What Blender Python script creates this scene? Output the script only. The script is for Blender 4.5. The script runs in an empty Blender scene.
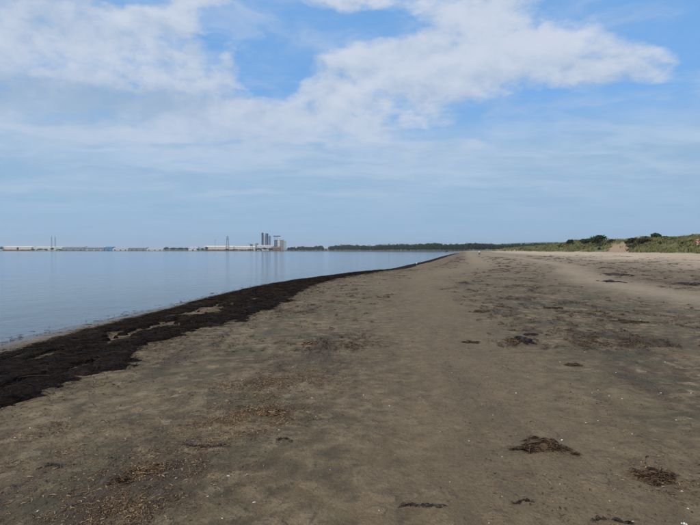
import bpy, bmesh, math, random
import numpy as np
from mathutils import Vector, Matrix
R = math.radians
random.seed(7)
rng = np.random.default_rng(11)
scene = bpy.context.scene
col = scene.collection

# ------------------------------------------------------------------ camera
F = 545.0            # focal length in pixels of the 700x525 photograph
HY = 250.5           # row of the horizon
EYE = 1.6
cam_d = bpy.data.cameras.new('camera')
cam = bpy.data.objects.new('camera', cam_d)
col.objects.link(cam)
cam.location = (0, 0, EYE)
cam_d.sensor_width = 36.0
cam_d.lens = 36.0 * F / 700.0
cam_d.clip_start = 0.1
cam_d.clip_end = 40000
cam.rotation_euler = (R(90) - math.atan((262.5 - HY) / F), 0, 0)
scene.camera = cam

# ------------------------------------------------------------------ sun, view
SUN_AZ, SUN_EL = -126.0, 42.0      # degrees, azimuth clockwise from +Y
sd = bpy.data.lights.new('sun', 'SUN')
sd.energy = 3.0
sd.angle = R(3.0)
sd.color = (1.0, 0.92, 0.80)
sun = bpy.data.objects.new('sun', sd)
col.objects.link(sun)
sv = Vector((math.sin(R(SUN_AZ)) * math.cos(R(SUN_EL)), math.cos(R(SUN_AZ)) * math.cos(R(SUN_EL)), math.sin(R(SUN_EL))))
sun.rotation_euler = sv.to_track_quat('Z', 'Y').to_euler()
scene.view_settings.view_transform = 'Standard'
scene.view_settings.look = 'None'
scene.view_settings.gamma = 1
scene.view_settings.exposure = 0.0
scene.view_settings.use_curve_mapping = False


# ------------------------------------------------------------------ node helper
class NT:
    def __init__(self, nt):
        self.nt = nt
        nt.nodes.clear()

    def n(self, typ, **kw):
        o = self.nt.nodes.new(typ)
        for k, v in kw.items():
            setattr(o, k, v)
        return o

    def put(self, sock, v):
        if isinstance(v, (int, float)):
            try:
                sock.default_value = v
            except Exception:
                sock.default_value = (v, v, v)
        elif isinstance(v, (tuple, list)):
            if len(v) == 3 and len(sock.default_value) == 4:
                v = tuple(v) + (1,)
            sock.default_value = v
        else:
            self.nt.links.new(v, sock)

    def m(self, op, a, b=0.0, c=0.0, clamp=False):
        o = self.n('ShaderNodeMath', operation=op, use_clamp=clamp)
        for i, v in enumerate((a, b, c)):
            self.put(o.inputs[i], v)
        return o.outputs[0]

    def vm(self, op, a, b=(0, 0, 0), out=0):
        o = self.n('ShaderNodeVectorMath', operation=op)
        self.put(o.inputs[0], a)
        if op == 'SCALE':
            self.put(o.inputs['Scale'], b)
        else:
            self.put(o.inputs[1], b)
        return o.outputs[out]

    def xyz(self, x, y, z=0.0):
        o = self.n('ShaderNodeCombineXYZ')
        for i, v in enumerate((x, y, z)):
            self.put(o.inputs[i], v)
        return o.outputs[0]

    def sep(self, v):
        o = self.n('ShaderNodeSeparateXYZ')
        self.put(o.inputs[0], v)
        return o.outputs

    def noise(self, vec, scale, detail=4, rough=0.55, dist=0.0, out=0):
        o = self.n('ShaderNodeTexNoise')
        if vec is not None:
            self.put(o.inputs['Vector'], vec)
        self.put(o.inputs['Scale'], scale)
        self.put(o.inputs['Detail'], detail)
        self.put(o.inputs['Roughness'], rough)
        self.put(o.inputs['Distortion'], dist)
        return o.outputs[out]

    def ss(self, v, lo, hi, a=0.0, b=1.0):
        o = self.n('ShaderNodeMapRange', interpolation_type='SMOOTHSTEP')
        for i, x in enumerate((v, lo, hi, a, b)):
            self.put(o.inputs[i], x)
        return o.outputs[0]

    def mix(self, fac, a, b, blend='MIX'):
        o = self.n('ShaderNodeMix', data_type='RGBA', blend_type=blend)
        self.put(o.inputs[0], fac)
        self.put(o.inputs[6], a)
        self.put(o.inputs[7], b)
        return o.outputs[2]

    def attr(self, name, out='Fac'):
        return self.n('ShaderNodeAttribute', attribute_name=name).outputs[out]

    def bump(self, h, strength=0.5, dist=0.02, normal=None):
        o = self.n('ShaderNodeBump')
        self.put(o.inputs['Strength'], strength)
        self.put(o.inputs['Distance'], dist)
        self.put(o.inputs['Height'], h)
        if normal is not None:
            self.put(o.inputs['Normal'], normal)
        return o.outputs[0]

    def island(self):
        return self.n('ShaderNodeNewGeometry').outputs['Random Per Island']

    def objpos(self):
        return self.n('ShaderNodeTexCoord').outputs['Object']

    def worldpos(self):
        return self.n('ShaderNodeNewGeometry').outputs['Position']

    def bsdf(self, color, rough=0.8, spec=0.3, normal=None, metallic=0.0):
        b = self.n('ShaderNodeBsdfPrincipled')
        self.put(b.inputs['Base Color'], color)
        self.put(b.inputs['Roughness'], rough)
        self.put(b.inputs['Specular IOR Level'], spec)
        self.put(b.inputs['Metallic'], metallic)
        if normal is not None:
            self.put(b.inputs['Normal'], normal)
        return b.outputs[0]

    def out(self, shader):
        o = self.n('ShaderNodeOutputMaterial')
        self.put(o.inputs['Surface'], shader)


# ------------------------------------------------------------------ world: sky with clouds
world = bpy.data.worlds.new('World')
scene.world = world
world.use_nodes = True
w = NT(world.node_tree)
STR = 0.10
sky = w.n('ShaderNodeTexSky', sky_type='NISHITA')
sky.sun_disc = False
sky.sun_elevation = R(SUN_EL)
sky.sun_rotation = R(SUN_AZ)
sky.altitude = 0
sky.air_density = 1.0
sky.dust_density = 0.6
sky.ozone_density = 2.0
dvec = w.n('ShaderNodeTexCoord').outputs['Generated']
dx, dy, dz = w.sep(dvec)
zup = w.m('MAXIMUM', dz, 0.0)
az = w.m('ARCTAN2', dx, dy)
el = w.m('ARCSINE', zup)
# cloud layer seen in perspective (softened so that the clouds keep some height)
zz = w.m('ADD', zup, 0.10)
pc = w.xyz(w.m('DIVIDE', dx, zz), w.m('DIVIDE', dy, zz), 0.0)
wob = w.noise(pc, 2.3, 3, 0.5, out=1)
pw = w.vm('ADD', pc, w.vm('SCALE', w.vm('SUBTRACT', wob, (0.5, 0.5, 0.5)), 0.55))
n_big = w.noise(w.vm('ADD', pw, (3.1, 7.7, 0)), 0.95, 8, 0.56)
n_fine = w.noise(w.vm('ADD', pw, (11.3, 2.1, 4.0)), 3.4, 7, 0.6)
n_shade = w.noise(w.vm('ADD', pc, (5.7, 1.9, 9.0)), 1.3, 6, 0.55)
n_cirrus = w.noise(w.vm('MULTIPLY', pw, (0.55, 1.9, 1)), 1.0, 7, 0.6)


def blob(px, py, rx, ry, wt):
    a = math.atan((px - 350) / F)
    e = math.atan((HY - py) / F * math.cos(a))
    u = w.m('MULTIPLY', w.m('SUBTRACT', az, a), F / rx)
    v = w.m('MULTIPLY', w.m('SUBTRACT', el, e), F / ry)
    q = w.m('ADD', w.m('MULTIPLY', u, u), w.m('MULTIPLY', v, v))
    return w.m('MULTIPLY', w.m('POWER', 2.71828, w.m('MULTIPLY', q, -1.0)), wt)


def blobs(lst):
    s = None
    for b in lst:
        o = blob(*b)
        s = o if s is None else w.m('ADD', s, o)
    return s


cover = blobs([
    (262, 58, 38, 32, -1.0), (305, 30, 54, 22, -.95), (238, 24, 34, 11, -.60), (213, 58, 10, 16, -.45), (272, 84, 22, 14, -.5),
    (395, 26, 34, 12, -.85), (130, 1, 30, 5, -.6),
    (640, 114, 95, 20, -.95), (550, 122, 50, 18, -.75), (685, 16, 75, 26, -1.05), (598, 0, 40, 9, -.60),
    (704, 60, 24, 40, -.5), (420, 132, 40, 12, -.30),
    (500, 54, 120, 30, .34), (395, 84, 60, 36, .30), (628, 54, 50, 18, .40), (475, 12, 60, 10, .25),
    (338, 8, 34, 11, .60), (70, 45, 190, 60, .26), (205, 74, 40, 34, .20), (236, 58, 12, 20, .40),
    (300, 112, 90, 26, .20), (150, 135, 200, 22, .16)])
pa = w.xyz(w.m('MULTIPLY', az, 1.0), w.m('MULTIPLY', el, 1.55), 0.0)
pa = w.vm('ADD', pa, w.vm('SCALE', w.vm('SUBTRACT', w.noise(pa, 9.0, 3, 0.5, out=1), (0.5, 0.5, 0.5)), 0.05))
bil = w.noise(pa, 9.0, 8, 0.60)
bil_up = w.noise(w.vm('ADD', pa, (-0.014, 0.034, 0.0)), 9.0, 6, 0.60)
puffy = w.ss(el, R(7.0), R(14.0))
raw = w.m('ADD', w.m('ADD', w.m('ADD', 0.63, w.m('MULTIPLY', w.m('MULTIPLY', w.m('SUBTRACT', bil, 0.5), 1.25), puffy)), w.m('MULTIPLY', cover, 0.88)), w.m('ADD', w.m('MULTIPLY', w.m('SUBTRACT', n_big, 0.5), 1.15),
                                             w.m('MULTIPLY', w.m('SUBTRACT', n_fine, 0.5), 0.80)))
dens = w.m('MAXIMUM', w.ss(raw, 0.34, 0.84), w.ss(w.m('ADD', n_fine, w.m('MULTIPLY', n_cirrus, 0.6)), 0.68, 1.05, 0.05, 0.48))
# thin layer low over the horizon
veil = w.m('MULTIPLY', w.ss(el, R(15.5), R(9.0)), w.ss(n_cirrus, 0.20, 0.55, 0.72, 1.0))
puff = w.noise(w.vm('ADD', pw, (1.3, 12.1, 6.0)), 6.5, 6, 0.6)
shade = w.m('ADD', w.m('ADD', w.m('MULTIPLY', w.m('SUBTRACT', n_shade, 0.5), 1.7), w.m('ADD', w.m('MULTIPLY', w.m('SUBTRACT', 0.5, n_fine), 0.5), w.m('MULTIPLY', w.m('SUBTRACT', bil_up, bil), 2.0))), blobs([
    (40, 100, 130, 22, 1.0), (150, 94, 70, 13, .28), (440, 116, 100, 22, .34), (60, 25, 100, 26, .10),
    (500, 46, 130, 24, -.20), (140, 130, 60, 12, -.40), (60, 140, 80, 10, -.25), (300, 125, 80, 20, -.15)]))
shade = w.m('ADD', shade, w.m('MULTIPLY', w.m('SUBTRACT', 0.5, puff), 0.2))
shade = w.ss(shade, -0.40, 1.05)
C_WHITE = (6.25, 6.85, 8.05)
C_GREY = (3.4, 4.65, 6.4)
C_VEIL = (4.5, 5.85, 7.6)
C_VEILD = (3.05, 4.75, 6.75)
cl = w.mix(shade, C_WHITE, C_GREY)
base = w.mix(0.68, sky.outputs[0], (1.75, 4.6, 9.4))
streak = w.noise(w.vm('MULTIPLY', pw, (0.8, 1.5, 1)), 1.7, 7, 0.62)
veilc = w.mix(w.m('MULTIPLY', w.ss(w.m('ADD', w.m('MULTIPLY', n_cirrus, 0.6), w.m('MULTIPLY', streak, 0.4)), 0.40, 0.62), w.ss(el, R(2.0), R(9.5), 0.22, 1.0)), C_VEILD, C_VEIL)
c1 = w.mix(w.m('MULTIPLY', dens, 0.95), base, cl)
lowfade = w.ss(el, R(5.0), R(14.0))
c2 = w.mix(w.m('MULTIPLY', veil, w.m('SUBTRACT', 1.0, w.m('MULTIPLY', w.m('MULTIPLY', dens, lowfade), 0.5))), c1, veilc)
bg = w.n('ShaderNodeBackground')
w.put(bg.inputs[0], c2)
bg.inputs[1].default_value = STR
wo = w.n('ShaderNodeOutputWorld')
w.put(wo.inputs[0], bg.outputs[0])


# ------------------------------------------------------------------ numpy noise
def vnoise(x, y, seed=0.0):
    ix = np.floor(x); iy = np.floor(y)
    fx = x - ix; fy = y - iy
    fx = fx * fx * (3 - 2 * fx); fy = fy * fy * (3 - 2 * fy)

    def h(a, b):
        v = np.sin(np.mod(a, 1013.0) * 127.1 + np.mod(b, 1019.0) * 311.7 + seed * 17.17) * 43758.5453
        return v - np.floor(v)
    a = h(ix, iy); b = h(ix + 1, iy); c = h(ix, iy + 1); d = h(ix + 1, iy + 1)
    return (a * (1 - fx) + b * fx) * (1 - fy) + (c * (1 - fx) + d * fx) * fy


def fbm(x, y, octv=4, seed=0.0, gain=0.5):
    s = 0; a = 1.0; t = 0
    for i in range(octv):
        s = s + a * vnoise(x * 2 ** i + 13.7 * i, y * 2 ** i - 7.3 * i, seed + i)
        t += a; a *= gain
    return s / t


def sstep(v, lo, hi):
    t = np.clip((v - lo) / (hi - lo), 0, 1)
    return t * t * (3 - 2 * t)


# ------------------------------------------------------------------ shoreline and dune foot (plan view, metres)
ZW = -0.5
SHORE_K = [(-60, -9000), (-20, -900), (-11, -120), (-9.3, -25), (-8.8, 0), (-8.35, 7), (-8.0, 12.5), (-7.2, 18.6), (-6.15, 27.8),
           (-4.9, 34.5), (-3.0, 40), (-0.3, 48.7), (3.8, 58.7), (7.3, 73.8), (14.2, 104), (33, 195), (73, 381), (112, 560),
           (139, 700), (146, 800), (138, 900), (105, 1050), (30, 1240), (-60, 1390), (-264, 1590), (-700, 1750), (-1220, 1890),
           (-2200, 2020), (-9000, 2300)]
DUNE_K = [(30, -9000), (48, -120), (54, -20), (56.5, 40), (59, 90), (69, 130), (81, 200), (99, 300), (124, 450), (154, 650),
          (190, 820), (235, 1100), (300, 2000), (500, 9000)]


def spline(K, n=6):
    K = np.array(K, float)
    P = np.vstack([2 * K[0] - K[1], K, 2 * K[-1] - K[-2]])
    out = []
    for i in range(1, len(P) - 2):
        p0, p1, p2, p3 = P[i - 1], P[i], P[i + 1], P[i + 2]
        d1 = max(np.linalg.norm(p1 - p0), 1e-6) ** .5; d2 = max(np.linalg.norm(p2 - p1), 1e-6) ** .5
        d3 = max(np.linalg.norm(p3 - p2), 1e-6) ** .5
        for k in range(n):
            t = d1 + d2 * k / n
            A1 = (d1 - t) / d1 * p0 + t / d1 * p1
            A2 = (d1 + d2 - t) / d2 * p1 + (t - d1) / d2 * p2
            A3 = (d1 + d2 + d3 - t) / d3 * p2 + (t - d1 - d2) / d3 * p3
            B1 = (d1 + d2 - t) / (d1 + d2) * A1 + t / (d1 + d2) * A2
            B2 = (d1 + d2 + d3 - t) / (d2 + d3) * A2 + (t - d1) / (d2 + d3) * A3
            out.append((d1 + d2 - t) / d2 * B1 + (t - d1) / d2 * B2)
    out.append(P[-2])
    return np.array(out)


SHORE = spline(SHORE_K, 6)
DUNE = spline(DUNE_K, 4)


def sdist(x, y, L):
    """signed distance to polyline L (positive on its right-hand side) and arc length of the nearest point"""
    A = L[:-1]; E = L[1:] - A
    ln = np.hypot(E[:, 0], E[:, 1])
    acc = np.concatenate([[0], np.cumsum(ln)[:-1]])
    D = np.empty(x.shape); T = np.empty(x.shape)
    step = 3000
    for i in range(0, len(x), step):
        px_ = x[i:i + step, None] - A[None, :, 0]; py_ = y[i:i + step, None] - A[None, :, 1]
        u = np.clip((px_ * E[:, 0] + py_ * E[:, 1]) / (ln * ln), 0, 1)
        qx = px_ - u * E[:, 0]; qy = py_ - u * E[:, 1]
        d2 = qx * qx + qy * qy
        k = np.argmin(d2, 1); r = np.arange(len(k))
        cr = E[k, 0] * py_[r, k] - E[k, 1] * px_[r, k]
        D[i:i + step] = np.sqrt(d2[r, k]) * np.where(cr > 0, -1, 1)
        T[i:i + step] = acc[k] + u[r, k] * ln[k]
    return D, T


_o = sdist(np.array([0.0]), np.array([0.0]), SHORE)
T0 = float(_o[1][0])                        # arc length abreast of the camera


def coords(x, y):
    x = np.asarray(x, float); y = np.asarray(y, float)
    s, t = sdist(x, y, SHORE)
    D, _ = sdist(x, y, DUNE)
    return s, t - T0, D


def ground(x, y, stD=None, fine=True):
    x = np.asarray(x, float); y = np.asarray(y, float)
    s, t, D = coords(x, y) if stD is None else stD
    sp = np.maximum(s, 0)
    z = ZW + 0.5 * (1 - np.exp(-sp / 4.6)) + 0.03 * (sstep(sp, 0, 3))
    b = sp / (sp + np.maximum(-D, 0) + 1e-6)
    z = z + 1.05 * sstep(b, 0.16, 1.0) * sstep(sp, 6, 40)
    z = np.where(s < 0, ZW + np.maximum(s * 0.035, -2.2), z)
    # shallow wobble of the beach
    near = sstep(sp, 0.5, 4) * (1 - sstep(y, 500, 900))
    z = z + near * 0.09 * (fbm(x / 7, y / 9, 3, 3) - 0.5)
    # dunes
    A = 3.9 - 1.5 * sstep(y, 240, 420) - 1.0 * sstep(y, 420, 760) - 1.4 * sstep(y, 760, 1050)
    A = A + 0.5 * np.exp(-((y - 200) / 40) ** 2) - 1.3 * np.exp(-((y - 105) / 40) ** 2)
    Dn = D + 5.0 * (fbm(x / 13, y / 13, 3, 5) - 0.5) * (1 - sstep(y, 500, 900))
    Dp = np.maximum(Dn, 0)
    dn = A * sstep(Dp, 0, 17) * (0.50 + 0.84 * fbm(x / 17, y / 17, 3, 8))
    dn = dn + 0.9 * (fbm(x / 5.5, y / 5.5, 3, 9) - 0.35) * sstep(Dp, 0.2, 4) * (1 - sstep(y, 500, 900))
    z = z + dn
    # far land and the low hills behind the wood
    far = sstep(y, 760, 1000) * sstep(sp, 2, 14)
    z = z + 1.2 * far
    rr = np.hypot(x, y)
    a = np.arctan2(x, y)
    hl = 66 * np.exp(-((a - 0.33) / 0.13) ** 2) + 26 * np.exp(-((a - 0.05) / 0.12) ** 2) + 20 * np.exp(-((a + 0.30) / 0.13) ** 2) + 45 * sstep(a, 0.3, 0.6)
    hl = hl * (0.75 + 0.5 * fbm(x / 620, y / 620, 4, 21))
    z = z + hl * sstep(rr, 2900, 4600) * sstep(y, 0, 2500)
    if fine:
        g = sstep(sp, 0.2, 2.0) * (1 - sstep(rr, 60, 160))
        trk = np.exp(-((s - 9.8) / 1.6) ** 2)
        rough = (0.45 + 0.9 * sstep(s, 11.0, 13.5)) * (1 - 0.6 * trk)
        lump = fbm(x / 0.34, y / 0.34, 3, 31) - 0.5
        dim = fbm(x / 0.11, y / 0.11, 3, 33) - 0.5
        pit = sstep(fbm(x / 0.42 + 9.1, y / 0.42, 2, 37), 0.60, 0.74)
        z = z + g * rough * (0.042 * lump + 0.014 * dim - 0.016 * pit)
        for s0 in (8.9, 10.5):
            z = z - g * 0.009 * np.exp(-((s - s0 - 0.25 * np.sin(t / 11)) / 0.13) ** 2) * (0.4 + 0.8 * fbm(t / 1.3, s * 0, 2, 36))
        # low ridges left by the ebb, parallel with the shore
        z = z + g * 0.020 * (fbm(s / 0.30, t / 1.7, 3, 35) - 0.5)
    return z


def H(x, y):
    return float(ground(np.array([x]), np.array([y]))[0])


PITCH = math.atan((262.5 - HY) / F)


def ray(px, py):
    u = (px - 350) / F; v = (262.5 - py) / F
    c, s_ = math.cos(PITCH), math.sin(PITCH)
    return np.array([u, c + v * s_, -s_ + v * c])


def on_ground(px, py):
    """first place where the line of sight through a photograph pixel meets the ground"""
    d = ray(px, py)
    k = 1.5 * (1.012 ** np.arange(0, 560))
    x = d[0] * k; y = d[1] * k; z = EYE + d[2] * k
    g = ground(x, y)
    hit = np.nonzero(z < g)[0]
    i = int(hit[0]) if len(hit) else 500
    f0 = z[i - 1] - g[i - 1]; f1 = z[i] - g[i]
    kk = k[i - 1] + (k[i] - k[i - 1]) * f0 / (f0 - f1 + 1e-9)
    return float(d[0] * kk), float(d[1] * kk)


# ------------------------------------------------------------------ materials
MATS = {}


def mat(name):
    m_ = bpy.data.materials.new(name)
    m_.use_nodes = True
    MATS[name] = m_
    return NT(m_.node_tree)


# sand
g = mat('sand')
P = g.worldpos()
zone = g.attr('zone', 'Color')       # R wetness, G dryness, B weed litter
wet, dry, lit = [g.n('ShaderNodeSeparateColor') for _ in range(1)][0].outputs, None, None
sepc = wet[0].node
g.put(sepc.inputs[0], zone)
wet, dry, lit = sepc.outputs[0], sepc.outputs[1], sepc.outputs[2]
zone2 = g.n('ShaderNodeSeparateColor')
g.put(zone2.inputs[0], g.attr('zone_b', 'Color'))   # R dune, G algae, B far land
dune, alg, farl = zone2.outputs[0], zone2.outputs[1], zone2.outputs[2]
zone3 = g.n('ShaderNodeSeparateColor')
g.put(zone3.inputs[0], g.attr('zone_c', 'Color'))   # R smooth track, G bare dune sand, B heath
track, bare, heath = zone3.outputs[0], zone3.outputs[1], zone3.outputs[2]
st = g.attr('shore_st', 'Vector')
n1 = g.noise(P, 0.55, 5, 0.6)
n2 = g.noise(P, 4.5, 5, 0.62)
n3 = g.noise(P, 38.0, 4, 0.65)
n4 = g.noise(P, 210.0, 2, 0.6)
nst = g.noise(g.vm('MULTIPLY', st, (1.5, 0.42, 1.0)), 1.0, 6, 0.66, 0.4)
nst2 = g.noise(g.vm('MULTIPLY', st, (0.33, 0.10, 1.0)), 1.0, 5, 0.6, 0.2)
c = g.mix(g.ss(n1, 0.30, 0.70), (0.106, 0.071, 0.035), (0.200, 0.139, 0.070))
c = g.mix(g.m('MULTIPLY', g.ss(n2, 0.50, 0.64), 0.7), c, (0.255, 0.185, 0.102))
c = g.mix(g.m('MULTIPLY', g.ss(n2, 0.48, 0.36), 0.75), c, (0.072, 0.049, 0.027))
# dried-out pale crusts
crust = g.ss(g.noise(P, 2.1, 4, 0.5, 0.6), 0.55, 0.66)
c = g.mix(g.m('MULTIPLY', crust, g.m('SUBTRACT', 0.55, g.m('MULTIPLY', track, 0.35))), c, (0.285, 0.210, 0.122))
c = g.mix(g.m('MULTIPLY', track, 0.7), c, (0.198, 0.141, 0.077))
# small pads of drying sand between damp hollows
vo = g.n('ShaderNodeTexVoronoi')
g.put(vo.inputs['Vector'], g.vm('ADD', P, g.vm('SCALE', g.vm('SUBTRACT', g.noise(P, 7.0, 4, 0.6, out=1), (0.5, 0.5, 0.5)), 0.22)))
g.put(vo.inputs['Scale'], 4.6)
pads = g.m('MULTIPLY', g.ss(vo.outputs['Distance'], 0.46, 0.26), g.ss(g.sep(vo.outputs['Color'])[0], 0.45, 0.75))
padz = g.m('ADD', g.m('MULTIPLY', alg, 0.50), g.m('SUBTRACT', 0.30, g.m('MULTIPLY', track, 0.18)))
c = g.mix(g.m('MULTIPLY', pads, padz), c, (0.305, 0.226, 0.134))
hollow = g.ss(g.noise(P, 11.0, 5, 0.65), 0.52, 0.66)
c = g.mix(g.m('MULTIPLY', hollow, g.m('SUBTRACT', 0.62, g.m('MULTIPLY', track, 0.35))), c, (0.066, 0.045, 0.026))
# olive film of algae
af = g.m('MULTIPLY', alg, g.ss(g.noise(P, 0.9, 5, 0.62, 0.3), 0.42, 0.66))
c = g.mix(g.m('MULTIPLY', af, 0.8), c, (0.072, 0.070, 0.032))
# dark weed crumbs in streaks parallel with the tide lines
lf = g.m('MULTIPLY', lit, g.ss(nst, 0.47, 0.60))
c = g.mix(g.m('MULTIPLY', lf, 0.82), c, (0.052, 0.034, 0.022))
wisp = g.m('MULTIPLY', g.ss(g.noise(g.vm('MULTIPLY', st, (6.0, 1.3, 1.0)), 1.0, 6, 0.7, 0.5), 0.56, 0.70), g.m('SUBTRACT', 0.55, g.m('MULTIPLY', track, 0.42)))
c = g.mix(wisp, c, (0.058, 0.043, 0.026))
crumb = g.m('MULTIPLY', lit, g.ss(g.noise(P, 26.0, 4, 0.7), 0.58, 0.68))
c = g.mix(g.m('MULTIPLY', crumb, 0.75), c, (0.060, 0.038, 0.022))
# dry sand at the top of the beach
dryc = g.mix(nst2, (0.40, 0.295, 0.19), (0.55, 0.43, 0.30))
c = g.mix(g.m('MULTIPLY', dry, g.ss(nst2, 0.22, 0.55, 0.65, 1.0)), c, dryc)
# wet margin at the water
c = g.mix(wet, c, g.mix(g.ss(n3, 0.4, 0.62), (0.070, 0.056, 0.040), (0.165, 0.132, 0.095)))
# grain
c = g.mix(1.0, c, g.mix(n3, (0.56, 0.56, 0.56), (1.42, 1.42, 1.42)), 'MULTIPLY')
c = g.mix(1.0, c, g.mix(n4, (0.80, 0.80, 0.80), (1.2, 1.2, 1.2)), 'MULTIPLY')
# dune turf under the grass, bare sand slides, heath
dn1 = g.noise(P, 0.35, 5, 0.6)
turf = g.mix(dn1, (0.085, 0.090, 0.030), (0.200, 0.170, 0.070))
turf = g.mix(g.ss(g.noise(P, 0.16, 4, 0.6), 0.52, 0.64), turf, (0.055, 0.060, 0.028))
c = g.mix(dune, c, turf)

c = g.mix(bare, c, g.mix(n1, (0.27, 0.170, 0.105), (0.37, 0.245, 0.155)))
# far land: fields and hedges
fld = g.n('ShaderNodeTexVoronoi')
g.put(fld.inputs['Vector'], P)
g.put(fld.inputs['Scale'], 0.0042)
fc = g.mix(g.sep(fld.outputs['Color'])[0], (0.040, 0.070, 0.022), (0.10, 0.12, 0.045))
fc = g.mix(g.ss(g.noise(P, 0.012, 5, 0.6), 0.50, 0.58), fc, (0.022, 0.038, 0.014))
c = g.mix(farl, c, fc)
c = g.mix(heath, c, (0.050, 0.042, 0.024))
hh = g.m('ADD', g.m('MULTIPLY', n3, 1.0), g.m('ADD', g.m('MULTIPLY', n2, 2.2), g.m('MULTIPLY', n4, 0.35)))
hh = g.m('ADD', hh, g.m('ADD', g.m('MULTIPLY', lf, 1.2), g.m('MULTIPLY', pads, 0.7)))
nb = g.bump(hh, 1.0, 0.022)
g.out(g.bsdf(c, g.mix(wet, (0.80, 0.80, 0.80), (0.16, 0.16, 0.16)), 0.28, nb))

# water
g = mat('water')
P = g.worldpos()
st = g.attr('shore_st', 'Vector')
depth = g.attr('depth', 'Fac')
r1 = g.noise(g.vm('MULTIPLY', P, (1.0, 2.2, 1)), 2.6, 4, 0.55)
r2 = g.noise(g.vm('MULTIPLY', P, (1.0, 1.6, 1)), 0.35, 4, 0.55)
r3 = g.noise(g.vm('MULTIPLY', st, (0.9, 0.07, 1)), 1.0, 4, 0.55)
hgt = g.m('ADD', g.m('MULTIPLY', r1, 0.016), g.m('ADD', g.m('MULTIPLY', r2, 0.055), g.m('MULTIPLY', r3, 0.05)))
nrm = g.bump(hgt, 0.75, 1.0)
gl = g.n('ShaderNodeBsdfGlossy')
g.put(gl.inputs['Color'], (1, 1, 1))
g.put(gl.inputs['Roughness'], 0.085)
g.put(gl.inputs['Normal'], nrm)
body = g.n('ShaderNodeBsdfDiffuse')
g.put(body.inputs['Color'], g.mix(g.ss(depth, 0.15, 1.4), (0.075, 0.080, 0.060), (0.024, 0.085, 0.190)))
tr = g.n('ShaderNodeBsdfTransparent')
g.put(tr.inputs['Color'], (0.86, 0.90, 0.88))
mxa = g.n('ShaderNodeMixShader')
g.put(mxa.inputs[0], g.ss(depth, 0.0, 0.32, 0.05, 0.97))
g.put(mxa.inputs[1], tr.outputs[0]); g.put(mxa.inputs[2], body.outputs[0])
fr = g.n('ShaderNodeFresnel')
g.put(fr.inputs['IOR'], 1.33)
g.put(fr.inputs['Normal'], nrm)
mxb = g.n('ShaderNodeMixShader')
g.put(mxb.inputs[0], fr.outputs[0])
g.put(mxb.inputs[1], mxa.outputs[0]); g.put(mxb.inputs[2], gl.outputs[0])
g.out(mxb.outputs[0])

# weed
g = mat('wet_weed')
isl = g.island()
c = g.mix(isl, (0.0085, 0.0058, 0.0042), (0.028, 0.0165, 0.010))
c = g.mix(g.ss(isl, 0.90, 0.97), c, (0.055, 0.030, 0.016))
pn = g.noise(g.worldpos(), 0.7, 4, 0.6)
c = g.mix(g.m('MULTIPLY', g.ss(pn, 0.52, 0.66), 0.55), c, (0.050, 0.038, 0.022))
g.out(g.bsdf(c, g.ss(isl, 0.0, 0.6, 0.45, 0.95), 0.07))
g = mat('weed_mat')
P = g.worldpos()
na = g.noise(P, 9.0, 5, 0.7)
c = g.mix(g.ss(na, 0.35, 0.7), (0.007, 0.005, 0.0045), (0.030, 0.018, 0.013))
c = g.mix(g.ss(g.noise(P, 1.4, 5, 0.6), 0.56, 0.72), c, (0.048, 0.030, 0.022))
g.out(g.bsdf(c, 0.9, 0.08, g.bump(g.noise(P, 26.0, 5, 0.75), 1.0, 0.05)))
g = mat('dry_weed')
isl = g.island()
c = g.mix(isl, (0.070, 0.038, 0.018), (0.175, 0.100, 0.046))
c = g.mix(g.ss(isl, 0.78, 0.86), c, (0.30, 0.205, 0.110))
c = g.mix(g.ss(isl, 0.14, 0.08), c, (0.020, 0.013, 0.009))
g.out(g.bsdf(c, 0.75, 0.2))
g = mat('black_weed')
isl = g.island()
c = g.mix(isl, (0.010, 0.007, 0.006), (0.040, 0.024, 0.015))
g.out(g.bsdf(c, 0.6, 0.25))
g = mat('drift_weed')
isl = g.island()
g.out(g.bsdf(g.mix(isl, (0.034, 0.021, 0.012), (0.105, 0.064, 0.035)), 0.8, 0.15))
g = mat('clump_weed')
isl = g.island()
c = g.mix(g.ss(isl, 0.2, 1.0), (0.022, 0.013, 0.008), (0.120, 0.074, 0.040))
g.out(g.bsdf(c, 0.8, 0.15))
g = mat('shell')
c = g.mix(g.noise(g.objpos(), 60.0, 3, 0.6), (0.62, 0.58, 0.50), (0.82, 0.80, 0.75))
g.out(g.bsdf(c, 0.5, 0.4))


def plain(name, a, b, scale=1.0, rough=0.8, spec=0.25):
    q = mat(name)
    q.out(q.bsdf(q.mix(q.noise(q.worldpos(), scale, 4, 0.6), a, b), rough, spec))


def leafy(name, a, b, c_=None):
    q = mat(name)
    i = q.island()
    cc = q.mix(i, a, b)
    cc = q.mix(q.ss(q.noise(q.worldpos(), 0.16, 3, 0.5), 0.42, 0.62), cc, q.mix(i, b, c_ or b))
    q.out(q.bsdf(cc, 0.75, 0.15))


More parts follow.
